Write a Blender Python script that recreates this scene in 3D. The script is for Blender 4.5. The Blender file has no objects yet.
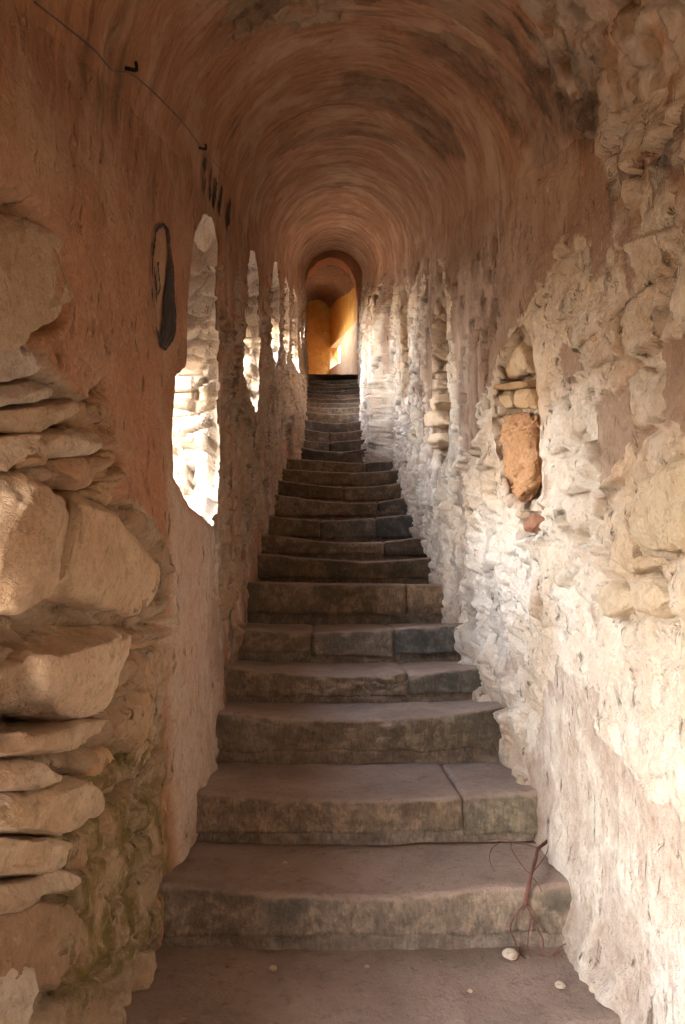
import bpy, math, random
import numpy as np
from mathutils import Vector, Matrix

# ------------------------------------------------------------------ camera, world, lights, exposure
SC = bpy.context.scene
F = 781.0                       # focal length in pixels of the 685 x 1024 frame
YAW, PITCH = math.atan(14.5 / F), math.atan(88.0 / F)
cam_d = bpy.data.cameras.new('camera')
cam_d.sensor_fit = 'VERTICAL'; cam_d.sensor_height = 36.0; cam_d.lens = F / 1024 * 36.0
cam_d.clip_start = 0.02; cam_d.clip_end = 200
cam = bpy.data.objects.new('camera', cam_d); SC.collection.objects.link(cam)
cam.location = (0, 0, 0); cam.rotation_euler = (math.pi / 2 + PITCH, 0, -YAW)
SC.camera = cam
SC.view_settings.view_transform = 'Standard'; SC.view_settings.look = 'None'
SC.view_settings.gamma = 1.0; SC.view_settings.use_curve_mapping = False
SC.view_settings.exposure = 1.05
SKY, SUN = 17.0, 1.6
try:
    SC.cycles.diffuse_bounces = 8; SC.cycles.max_bounces = 10
    SC.cycles.sample_clamp_indirect = 8.0
except Exception: pass
world = bpy.data.worlds.new('sky'); SC.world = world; world.use_nodes = True
wn = world.node_tree; wn.nodes.clear()
w_out = wn.nodes.new('ShaderNodeOutputWorld'); w_bg = wn.nodes.new('ShaderNodeBackground')
w_tc = wn.nodes.new('ShaderNodeTexCoord'); w_sep = wn.nodes.new('ShaderNodeSeparateXYZ'); w_rmp = wn.nodes.new('ShaderNodeValToRGB')
w_map = wn.nodes.new('ShaderNodeMapRange'); w_map.inputs[1].default_value = -1; w_map.inputs[2].default_value = 1
wn.links.new(w_tc.outputs['Generated'], w_sep.inputs[0]); wn.links.new(w_sep.outputs[2], w_map.inputs[0])
wn.links.new(w_map.outputs[0], w_rmp.inputs[0]); wn.links.new(w_rmp.outputs[0], w_bg.inputs[0]); wn.links.new(w_bg.outputs[0], w_out.inputs[0])
cr = w_rmp.color_ramp
cr.elements[0].position = 0.0; cr.elements[0].color = (.14, .10, .07, 1)
cr.elements[1].position = 1.0; cr.elements[1].color = (.50, .68, 1.0, 1)
for p_, c_ in ((.47, (.20, .15, .10, 1)), (.52, (1.0, .93, .85, 1)), (.68, (.90, .93, 1.0, 1))):
    e_ = cr.elements.new(p_); e_.color = c_
w_bg.inputs[1].default_value = SKY
LIGHTS = []
if SUN > 0:
    sd = bpy.data.lights.new('sun', 'SUN'); sd.energy = SUN; sd.angle = .35; sd.color = (1, .9, .74)
    so = bpy.data.objects.new('sun', sd); SC.collection.objects.link(so)
    so.rotation_euler = Vector((.62, .77, -.10)).to_track_quat('-Z', 'Y').to_euler()

# ------------------------------------------------------------------ numbers of the place (metres)
AL, AR = 0.535, 0.788           # camera axis to the left and right wall
SLOPE, B0 = 0.397, -1.92        # line through the step nosings
Y0, Y1 = -2.6, 17.6
HB, HS = 0.5, 2.45              # wall foot below and springing above the nosing line
R_ = (AL + AR) / 2; CX = (AR - AL) / 2
LW = HB + HS; LA = math.pi * R_
def zb(y): return B0 + SLOPE * y
def ss(a, b, x):
    t = np.clip((x - a) / (b - a), 0, 1); return t * t * (3 - 2 * t)

_cp, _sp, _cy, _sy = math.cos(PITCH), math.sin(PITCH), math.cos(YAW), math.sin(YAW)
def ray(px, py):
    a, b = (px - 342.5) / F, (512 - py) / F
    fy, fz = _cp - b * _sp, _sp + b * _cp
    return (a * _cy + fy * _sy, -a * _sy + fy * _cy, fz)
def onx(px, py, X):
    d = ray(px, py); t = X / d[0]; return (d[1] * t, d[2] * t)      # (y, z)
def aty(px, py, Y):
    d = ray(px, py); t = Y / d[1]; return (d[0] * t, Y, d[2] * t)

# ------------------------------------------------------------------ noise
_rng = np.random.RandomState(7)
_perm = _rng.permutation(256); _perm = np.concatenate([_perm] * 3)
_g = _rng.normal(size=(256, 3)); _g /= np.linalg.norm(_g, axis=1)[:, None]
def perlin(x, y, z):
    x, y, z = np.broadcast_arrays(np.asarray(x, float), np.asarray(y, float), np.asarray(z, float))
    xi, yi, zi = np.floor(x).astype(int), np.floor(y).astype(int), np.floor(z).astype(int)
    xf, yf, zf = x - xi, y - yi, z - zi
    u, v, w = [t * t * t * (t * (t * 6 - 15) + 10) for t in (xf, yf, zf)]
    r = 0
    for i in (0, 1):
        for j in (0, 1):
            for k in (0, 1):
                h = _perm[_perm[_perm[(xi + i) & 255] + ((yi + j) & 255)] + ((zi + k) & 255)]
                g = _g[h]
                d = g[..., 0] * (xf - i) + g[..., 1] * (yf - j) + g[..., 2] * (zf - k)
                r = r + d * (u if i else 1 - u) * (v if j else 1 - v) * (w if k else 1 - w)
    return r * 1.5
def fbm(x, y, z, o=4, g=.5):
    a, r, n = 1.0, 0, 0
    for i in range(o):
        r = r + a * perlin(x * 2 ** i + 17.3 * i, y * 2 ** i + 5.1 * i, z * 2 ** i + 9.7 * i); n += a; a *= g
    return r / n * 1.3
def hash2(i, j, k=0):
    return _perm[_perm[_perm[i & 255] + (j & 255)] + (k & 255)] / 255.0
def voro(u, v, k=0):
    """distance to the nearest cell border, cell value and offset to the cell centre"""
    ui, vi = np.floor(u).astype(int), np.floor(v).astype(int)
    f1 = np.full(u.shape, 9.); f2 = np.full(u.shape, 9.); idv = np.zeros(u.shape); ox = np.zeros(u.shape); oy = np.zeros(u.shape)
    for i in (-1, 0, 1):
        for j in (-1, 0, 1):
            a, b = ui + i, vi + j
            cx_, cy_ = a + .12 + .76 * hash2(a, b, k), b + .12 + .76 * hash2(a, b, k + 57)
            d = np.hypot(u - cx_, v - cy_); n = d < f1
            f2 = np.where(n, f1, np.minimum(f2, d)); idv = np.where(n, hash2(a, b, k + 111), idv)
            ox = np.where(n, u - cx_, ox); oy = np.where(n, v - cy_, oy); f1 = np.where(n, d, f1)
    return f2 - f1, idv, ox, oy
def inpoly(x, y, P):
    r = np.zeros(x.shape, bool); n = len(P)
    for i in range(n):
        x1, y1 = P[i]; x2, y2 = P[(i + 1) % n]
        if y1 == y2: continue
        c = ((y1 > y) != (y2 > y)) & (x < (x2 - x1) * (y - y1) / (y2 - y1) + x1); r ^= c
    return r
def dpoly(x, y, P):
    d = np.full(x.shape, 9e9); n = len(P)
    for i in range(n):
        x1, y1 = P[i]; x2, y2 = P[(i + 1) % n]
        dx, dy = x2 - x1, y2 - y1; L = dx * dx + dy * dy + 1e-12
        t = np.clip(((x - x1) * dx + (y - y1) * dy) / L, 0, 1)
        d = np.minimum(d, np.hypot(x - x1 - t * dx, y - y1 - t * dy))
    return np.where(inpoly(x, y, P), -d, d)

# ------------------------------------------------------------------ materials
def newmat(name):
    m = bpy.data.materials.new(name); m.use_nodes = True; t = m.node_tree
    b = t.nodes['Principled BSDF']; b.inputs['Roughness'].default_value = .93
    b.inputs['Specular IOR Level'].default_value = .15
    return m, t, b
class N:
    def __init__(s, t): s.t = t
    def n(s, k, **kw):
        o = s.t.nodes.new(k)
        for a, v in kw.items(): setattr(o, a, v)
        return o
    def put(s, sock, v):
        if hasattr(v, 'is_output'): s.t.links.new(v, sock)
        else: sock.default_value = v
    def noise(s, vec, scale, detail=6, rough=.6, dist=0):
        o = s.n('ShaderNodeTexNoise'); s.put(o.inputs['Vector'], vec); o.inputs['Scale'].default_value = scale
        o.inputs['Detail'].default_value = detail; o.inputs['Roughness'].default_value = rough; o.inputs['Distortion'].default_value = dist
        return o.outputs[0]
    def mr(s, v, a, b, c=0., d=1.):
        o = s.n('ShaderNodeMapRange'); s.put(o.inputs[0], v)
        for i, q in enumerate((a, b, c, d)): o.inputs[i + 1].default_value = q
        return o.outputs[0]
    def mix(s, f, a, b, mode='MIX'):
        o = s.n('ShaderNodeMix', data_type='RGBA', blend_type=mode)
        s.put(o.inputs[0], f); s.put(o.inputs[6], a); s.put(o.inputs[7], b); return o.outputs[2]
    def math(s, op, a, b=0.):
        o = s.n('ShaderNodeMath', operation=op); s.put(o.inputs[0], a); s.put(o.inputs[1], b); return o.outputs[0]
    def scale(s, vec, v):
        o = s.n('ShaderNodeMapping'); s.put(o.inputs[0], vec); o.inputs['Scale'].default_value = v; return o.outputs[0]
def c4(*c): return (c[0], c[1], c[2], 1)

def masonry(name, stone_a, stone_b, pl_a, pl_b, pl_c, lime=(.81, .735, .63), stretch=(1, 1, 1), bump=.5):
    m, t, b = newmat(name); q = N(t)
    pos = q.n('ShaderNodeTexCoord').outputs['Object']
    at = q.n('ShaderNodeAttribute', attribute_name='mask'); sp = q.n('ShaderNodeSeparateColor'); t.links.new(at.outputs['Color'], sp.inputs[0])
    P, ID, MO = sp.outputs[0], sp.outputs[1], sp.outputs[2]; LI = at.outputs['Alpha']
    at2 = q.n('ShaderNodeAttribute', attribute_name='mask2'); sp2 = q.n('ShaderNodeSeparateColor'); t.links.new(at2.outputs['Color'], sp2.inputs[0])
    SO, RE, JO = sp2.outputs[0], sp2.outputs[1], sp2.outputs[2]
    n1 = q.noise(pos, 3.0, 8, .62, .4); n2 = q.noise(pos, 14, 8, .68); n3 = q.noise(pos, 70, 6, .7)
    vs = q.scale(pos, stretch); n4 = q.noise(vs, 5, 8, .65, .6)
    st = q.mix(q.mr(ID, .1, .9), c4(*stone_a), c4(*stone_b)); st = q.mix(q.mr(n2, .35, .7), st, c4(*[x * .72 for x in stone_b]))
    st = q.mix(q.mr(n1, .5, .72, 0, .6), st, c4(stone_a[0] * 1.0, stone_a[1] * .72, stone_a[2] * .5))
    st = q.mix(q.math('MULTIPLY', JO, .75), st, c4(stone_b[0] * .55, stone_b[1] * .42, stone_b[2] * .33))
    pl = q.mix(q.mr(n4, .32, .68), c4(*pl_a), c4(*pl_b)); pl = q.mix(q.mr(n1, .48, .70, 0, .75), pl, c4(*pl_c))
    pl = q.mix(q.mr(n3, .4, .75, 0, .35), pl, c4(*[x * .6 for x in pl_b]))
    pl = q.mix(q.math('MULTIPLY', RE, 1.0), pl, c4(pl_a[0] * 1.05, pl_a[1] * .84, pl_a[2] * .78))
    v4 = q.noise(q.scale(pos, (1, 7, 1)), 5, 8, .65, .6)
    vp = q.mix(q.mr(v4, .32, .68), c4(.46, .235, .125), c4(.23, .112, .058)); vp = q.mix(q.mr(n1, .46, .62, 0, .8), vp, c4(.50, .33, .215))
    pl = q.mix(at2.outputs['Alpha'], pl, vp)
    col = q.mix(P, st, pl)
    lm = q.math('MULTIPLY', LI, q.mr(n2, .30, .55, .35, 1)); col = q.mix(lm, col, c4(*lime))
    mo = q.math('MULTIPLY', MO, q.mr(n2, .3, .55)); col = q.mix(mo, col, c4(.17, .125, .035))
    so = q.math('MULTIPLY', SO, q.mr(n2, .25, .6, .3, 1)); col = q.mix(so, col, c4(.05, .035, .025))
    col = q.mix(q.mr(n3, .35, .65, 0, .22), col, c4(.25, .17, .11))
    t.links.new(col, b.inputs['Base Color'])
    n6 = q.noise(pos, 33, 7, .7, .8); n7 = q.noise(q.scale(pos, (1, 1, .45)), 21, 4, .6, .5)
    rest = q.math('SUBTRACT', 1., q.math('MULTIPLY', at2.outputs['Alpha'], .6))
    col = q.mix(q.math('MULTIPLY', q.mr(n6, .56, .70, 0, .55), rest), col, c4(.20, .12, .07))
    col = q.mix(q.mr(n6, .30, .42, .30, 0), col, c4(*[min(.85, x * 1.25) for x in stone_a]))
    col = q.mix(q.math('MULTIPLY', q.mr(n7, .64, .70, 0, .7), rest), col, c4(.10, .06, .04))
    t.links.new(col, b.inputs['Base Color'])
    hgt = q.math('ADD', q.math('MULTIPLY', n2, .7), q.math('ADD', q.math('MULTIPLY', n3, .35), q.math('SUBTRACT', q.math('MULTIPLY', n6, .6), q.math('MULTIPLY', q.mr(n7, .60, .70), .8))))
    bp = q.n('ShaderNodeBump'); bp.inputs['Strength'].default_value = bump; bp.inputs['Distance'].default_value = .022
    t.links.new(hgt, bp.inputs['Height']); t.links.new(bp.outputs[0], b.inputs['Normal'])
    return m
ST_A, ST_B = (.64, .50, .36), (.50, .36, .24)
M_left = masonry('left_masonry', ST_A, ST_B, (.57, .305, .175), (.42, .21, .115), (.60, .41, .27), bump=1.)
M_right = masonry('right_masonry', (.74, .60, .44), (.64, .48, .33), (.42, .265, .18), (.29, .175, .115), (.54, .40, .29), bump=1.)
M_vault = masonry('vault_plaster', (.46, .33, .22), (.30, .20, .12), (.47, .25, .14), (.30, .15, .08), (.52, .34, .22), stretch=(1, 7, 1), bump=.5)
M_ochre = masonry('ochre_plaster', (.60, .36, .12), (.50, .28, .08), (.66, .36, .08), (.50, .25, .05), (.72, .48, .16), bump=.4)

def rock(name, a, b_, c, bump=.7, sc=1.):
    m, t, b = newmat(name); q = N(t); pos = q.n('ShaderNodeTexCoord').outputs['Object']
    rnd = q.n('ShaderNodeObjectInfo').outputs['Random']; oc = q.n('ShaderNodeObjectInfo').outputs['Color']
    n1 = q.noise(pos, 4 * sc, 8, .6, .5); n2 = q.noise(pos, 18 * sc, 9, .7, .3); n3 = q.noise(pos, 90 * sc, 5, .7)
    col = q.mix(q.mr(n1, .35, .65), c4(*a), c4(*b_)); col = q.mix(q.mr(n2, .5, .72, 0, .8), col, c4(*c))
    col = q.mix(q.mr(n3, .45, .75, 0, .3), col, c4(*[x * .55 for x in c]))
    col = q.mix(1.0, col, oc, 'MULTIPLY')
    n5 = q.noise(pos, 38 * sc, 7, .7, 1.); col = q.mix(q.mr(n5, .56, .68, 0, .5), col, c4(*[x * .5 for x in c])); col = q.mix(q.mr(n5, .30, .42, .35, 0), col, c4(*[min(.9, x * 1.18) for x in a]))
    t.links.new(col, b.inputs['Base Color'])
    h = q.math('ADD', q.math('MULTIPLY', n2, 1.), q.math('ADD', q.math('MULTIPLY', n3, .3), q.math('MULTIPLY', n5, .6)))
    bp = q.n('ShaderNodeBump'); bp.inputs['Strength'].default_value = bump; bp.inputs['Distance'].default_value = .026
    t.links.new(h, bp.inputs['Height']); t.links.new(bp.outputs[0], b.inputs['Normal']); return m
M_rock = rock('limestone', (.80, .69, .56), (.68, .53, .40), (.50, .35, .23), bump=1.)
M_rockw = rock('limewashed_stone', (.80, .71, .59), (.72, .59, .45), (.58, .43, .30), bump=1.)
M_porous = rock('porous_orange_stone', (.64, .40, .24), (.56, .32, .17), (.36, .18, .09), bump=1.0)
M_dark = rock('dark_stone', (.12, .10, .09), (.08, .07, .06), (.05, .04, .04))
M_grey = rock('grey_step_stone', (.20, .185, .165), (.15, .14, .125), (.11, .10, .085), bump=1.0, sc=1.6)

def step_material(name, ca, cb, cc, dust=(.34, .25, .20)):
    m, t, b = newmat(name); q = N(t); pos = q.n('ShaderNodeTexCoord').outputs['Object']
    oc = q.n('ShaderNodeObjectInfo').outputs['Color']
    n1 = q.noise(pos, 3.5, 7, .6, .4); n2 = q.noise(pos, 16, 9, .7, .3); n3 = q.noise(pos, 75, 5, .75)
    n4 = q.noise(q.scale(pos, (1, 1, .35)), 95, 4, .6)
    col = q.mix(q.mr(n1, .35, .62), c4(*ca), c4(*cb)); col = q.mix(q.mr(n2, .47, .60, 0, .85), col, c4(*cc))
    n5 = q.noise(pos, 1.9, 6, .65, .8)
    col = q.mix(q.mr(n5, .50, .60, 0, .75), col, c4(.10, .093, .08))
    col = q.mix(1.0, col, oc, 'MULTIPLY')
    col = q.mix(q.mr(n4, .42, .7, 0, .5), col, c4(.06, .05, .04))
    geo = q.n('ShaderNodeNewGeometry'); sx = q.n('ShaderNodeSeparateXYZ'); t.links.new(geo.outputs['Normal'], sx.inputs[0])
    du = q.math('MULTIPLY', q.mr(sx.outputs[2], .15, .6), q.mr(n2, .25, .5, .6, 1))
    col = q.mix(du, col, q.mix(q.mr(n1, .35, .65), c4(*dust), c4(*[x * .72 for x in dust])))
    n6 = q.noise(pos, 30, 8, .75, .6)
    col = q.mix(q.mr(n6, .54, .66, 0, .5), col, c4(.10, .07, .05)); col = q.mix(q.mr(n6, .30, .43, .45, 0), col, c4(.42, .33, .26))
    t.links.new(col, b.inputs['Base Color'])
    h = q.math('ADD', q.math('MULTIPLY', q.math('ADD', n2, q.math('MULTIPLY', n6, .7)), .9), q.math('ADD', q.math('MULTIPLY', n3, .4), q.math('MULTIPLY', n4, .35)))
    bp = q.n('ShaderNodeBump'); bp.inputs['Strength'].default_value = .8; bp.inputs['Distance'].default_value = .014
    t.links.new(h, bp.inputs['Height']); t.links.new(bp.outputs[0], b.inputs['Normal']); return m
M_step = step_material('step_stone', (.235, .195, .155), (.155, .128, .104), (.34, .28, .22))
M_mortar = step_material('step_mortar', (.25, .19, .145), (.19, .14, .105), (.33, .27, .215))
def plain(name, c, r=.8):
    m, t, b = newmat(name); q = N(t); pos = q.n('ShaderNodeTexCoord').outputs['Object']
    n = q.noise(pos, 40, 4, .6); t.links.new(q.mix(q.mr(n, .3, .7), c4(*c), c4(*[x * .6 for x in c])), b.inputs['Base Color'])
    b.inputs['Roughness'].default_value = r; return m
M_root = plain('dry_root_bark', (.17, .075, .06)); M_iron = plain('rusty_iron', (.03, .022, .02)); M_wire = plain('dull_wire', (.10, .085, .10), .5)
M_paint = plain('black_paint', (.045, .032, .028), .7)

# ------------------------------------------------------------------ object helpers
def link(o, parent=None):
    SC.collection.objects.link(o)
    if parent is not None: o.parent = parent
    return o
def tag(o, label=None, cat=None, group=None, kind=None):
    if label: o['label'] = label
    if cat: o['category'] = cat
    if group: o['group'] = group
    if kind: o['kind'] = kind
    return o
def mesh_obj(name, V, Fq, mat, parent=None, smooth=True, attrs=None, origin=None):
    V = np.asarray(V, float)
    if origin is not None: V = V - np.asarray(origin)
    me = bpy.data.meshes.new(name); me.from_pydata([], [], []) if False else None
    if isinstance(Fq, np.ndarray):
        k = Fq.shape[1]; me.vertices.add(len(V)); me.vertices.foreach_set('co', V.ravel())
        me.loops.add(Fq.size); me.loops.foreach_set('vertex_index', Fq.ravel().astype(np.int32))
        me.polygons.add(len(Fq)); me.polygons.foreach_set('loop_start', np.arange(0, Fq.size, k, dtype=np.int32))
        me.update(calc_edges=True)
    else:
        me.from_pydata([tuple(v) for v in V], [], Fq)
    me.validate()
    if smooth: me.polygons.foreach_set('use_smooth', np.ones(len(me.polygons), bool))
    for k_, a in (attrs or {}).items():
        ca = me.color_attributes.new(name=k_, type='FLOAT_COLOR', domain='POINT'); ca.data.foreach_set('color', np.asarray(a, np.float32).ravel())
    me.materials.append(mat); me.update()
    o = bpy.data.objects.new(name, me)
    if origin is not None and parent is None: o.location = origin
    elif origin is not None: o.location = origin
    return link(o, parent)
def empty(name, loc=(0, 0, 0)):
    o = bpy.data.objects.new(name, None); o.empty_display_size = .1; o.location = loc; return link(o)

# ------------------------------------------------------------------ the tunnel surface
def narrow(y, hh):
    return ss(8.9, 9.25, y) * (1 - .75 * ss(9.8, 17, y)) * (1 - ss(1.5, 2.4, hh))
def base(y, s):
    """point and inward normal of the smooth tunnel at y and arc length s from the foot of the left wall"""
    hh = np.where(s < LW, s - HB, np.where(s > LW + LA, LW - (s - LW - LA) - HB, HS))
    nr = narrow(y, hh)
    th = np.clip((s - LW) / R_, 0, math.pi)
    x = np.where(s < LW, -AL + .17 * nr * (1 - ss(.3, 1.05, hh)), np.where(s > LW + LA, AR - .27 * nr, CX - R_ * np.cos(th)))
    z = np.where((s >= LW) & (s <= LW + LA), zb(y) + HS + R_ * np.sin(th), zb(y) + hh)
    nx = np.cos(th); nz = -np.sin(th)
    return x, z, nx, nz, hh, th

def pl_(px, X): return [onx(a, b, X) for a, b in px]
left_holes = {
 1: pl_([(204,214),(195,232),(191,262),(189,300),(187,366),(176,376),(173,430),(174,480),(190,506),(212,527),(218,505),(219,420),(218,300),(217,240),(212,217)], -AL),
 2: pl_([(251,250),(247,280),(245,325),(242,360),(243,374),(256,414),(259,396),(259,280),(255,252)], -AL),
 3: pl_([(274,262),(270.5,300),(269.5,340),(276,368),(279,350),(279.5,285),(277,262)], -AL),
 4: pl_([(285.5,276),(283,300),(282.5,345),(286,364),(289,345),(289,290)], -AL),
 5: pl_([(293.5,288),(291,312),(291,358),(295,374),(297.4,360),(297.4,300)], -AL),
 6: [(13.8, zb(14.2) + .95), (14.6, zb(14.2) + .95), (14.6, zb(14.2) + 2.1), (14.2, zb(14.2) + 2.2), (13.8, zb(14.2) + 2.1)],
 7: [(15.9, zb(16.3) + .95), (16.7, zb(16.3) + .95), (16.7, zb(16.3) + 2.1), (16.3, zb(16.3) + 2.2), (15.9, zb(16.3) + 2.1)],
}
DOOR = [(-1.0, -.85), (1.30, -.80), (1.38, -.6), (1.37, -.1), (1.35, .22), (1.25, .42), (1.0, .56), (.35, .62), (-.4, .58), (-.9, .4), (-1.05, .1)]
right_holes = {
 1: pl_([(521,319),(529,332),(535,365),(540,420),(543,490),(534,512),(508,508),(500,490),(494,430),(492,385),(504,352)], AR),
 2: pl_([(442,284),(446,300),(448,330),(449,450),(441,470),(433,455),(431,330),(436,302)], AR),
 3: pl_([(405,280),(408.5,300),(409,395),(401,402),(400,312)], AR),
}
for i_, c_ in ((4, 9.95), (5, 12.1), (6, 14.2), (7, 16.3)):
    zz = zb(c_); right_holes[i_] = [(c_ - .36, zz + .8), (c_ + .36, zz + .8), (c_ + .36, zz + 1.65), (c_, zz + 2.0), (c_ - .36, zz + 1.65)]

# places of the plaster and of the bared rubble, in the plane of each wall (y, z)
EXPO = pl_([(-60,120),(-20,195),(15,205),(40,225),(60,262),(62,300),(45,330),(38,345),(58,368),(75,392),(100,384),(106,425),(118,440),(124,500),(150,510),(165,560),(166,640),(164,720),(160,800),(154,860),(150,900),(150,1100),(-60,1100)], -AL)
MOSS = pl_([(100,770),(120,740),(165,720),(166,900),(140,960),(105,1010),(60,1024),(70,930),(62,860)], -AL)
COLM = pl_([(168,470),(190,512),(216,530),(219,620),(212,720),(200,800),(185,850),(168,880),(166,700)], -AL)
R_UP = pl_([(470,180),(545,60),(600,-60),(420,-60)], AR)
R_BROWN1 = pl_([(448,240),(470,190),(545,180),(600,150),(560,240),(530,300),(520,318),(500,350),(490,380),(478,400),(470,470),(458,420),(452,330)], AR)
R_BROWN2 = pl_([(598,415),(612,380),(636,385),(650,430),(640,450),(615,465),(605,500),(598,470)], AR)
R_BROWN3 = pl_([(662,345),(690,330),(760,300),(760,420),(690,425),(665,433)], AR)
R_BROWN4 = pl_([(562,340),(585,350),(590,375),(565,385),(557,365)], AR)
R_LOWPL = pl_([(540,700),(560,672),(590,690),(600,740),(650,800),(720,850),(800,1000),(800,1300),(560,1300),(545,900),(530,770)], AR)
R_SMEAR = pl_([(560,590),(620,620),(700,610),(1000,540),(1000,1100),(560,1100),(540,760)], AR)
R_RIM = pl_([(518,528),(522,512),(536,502),(549,506),(549,522),(540,536),(527,541)], AR)
R_WHITE = pl_([(545,420),(570,385),(605,380),(610,440),(600,520),(610,640),(560,640),(545,560),(510,640),(480,640),(470,560),(485,500),(500,520),(538,530)], AR)
WET = pl_([(640,740),(800,700),(800,900),(660,850)], AR)
def tube_hit(px, py):
    """y and arc length where the ray through a pixel meets the smooth tunnel"""
    d = ray(px, py); lo = .3
    for t in np.linspace(.3, 30, 6000):
        y = d[1] * t; x = d[0] * t; z = d[2] * t; zr = z - zb(y) - HS
        if zr <= 0:
            if x < -AL: return y, z - zb(y) + HB
            if x > AR: return y, LW + LA + (HS - (z - zb(y)))
        elif (x - CX) ** 2 + zr * zr > R_ * R_:
            return y, LW + R_ * (math.pi - math.atan2(zr, x - CX))
    return None

UPBARE = [tube_hit(a, b) for a, b in [(500,-80),(522,20),(548,80),(572,132),(600,142),(612,240),(600,300),(640,330),(900,330),(1000,0),(1000,-500),(500,-500)]]
CROWN = [tube_hit(a, b) for a, b in [(224,-60),(219,18),(240,36),(275,27),(300,34),(335,24),(362,-10),(362,-60)]]
BAND = [tube_hit(a, b) for a, b in [(398,36),(450,42),(505,72),(547,112),(563,165),(540,180),(508,135),(470,95),(420,62)]]
BAND2 = [tube_hit(a, b) for a, b in [(342,76),(400,86),(444,118),(464,160),(436,160),(404,118),(345,98)]]
BSTAIN = [tube_hit(a, b) for a, b in [(505,10),(540,60),(575,95),(600,100),(608,135),(585,150),(560,135),(530,90)]]
STREAKS_R = [((628,850),(630,890),.005),((636,862),(637,882),.004),((593,905),(596,925),.004),((672,990),(673,1012),.005),((660,975),(661,990),.003),((618,870),(619,905),.0),
             ((531,560),(519,590),.007),((512,600),(508,630),.006),((449,325),(452,395),.010),((463,330),(470,370),.008),((447,400),(450,430),.008),((470,345),(458,385),.007)]
STREAKS_L = [((62,345),(62,362),.018),((101,388),(105,425),.010),((92,320),(92,332),.008),((108,345),(109,356),.007),((100,325),(107,345),.006),((117,432),(119,470),.011),((196,475),(199,500),.0),
             ((228,420),(231,460),.010),((232,380),(234,412),.008),((238,470),(241,505),.008),((225,300),(226,340),.007),((238,240),(237,285),.008),((145,480),(150,490),.009),((150,590),(168,595),.006)]
STREAKS_R = [(onx(*a, AR), onx(*b, AR), w) for a, b, w in STREAKS_R if w]
STREAKS_L = [(onx(*a, -AL), onx(*b, -AL), w) for a, b, w in STREAKS_L if w]
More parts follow.
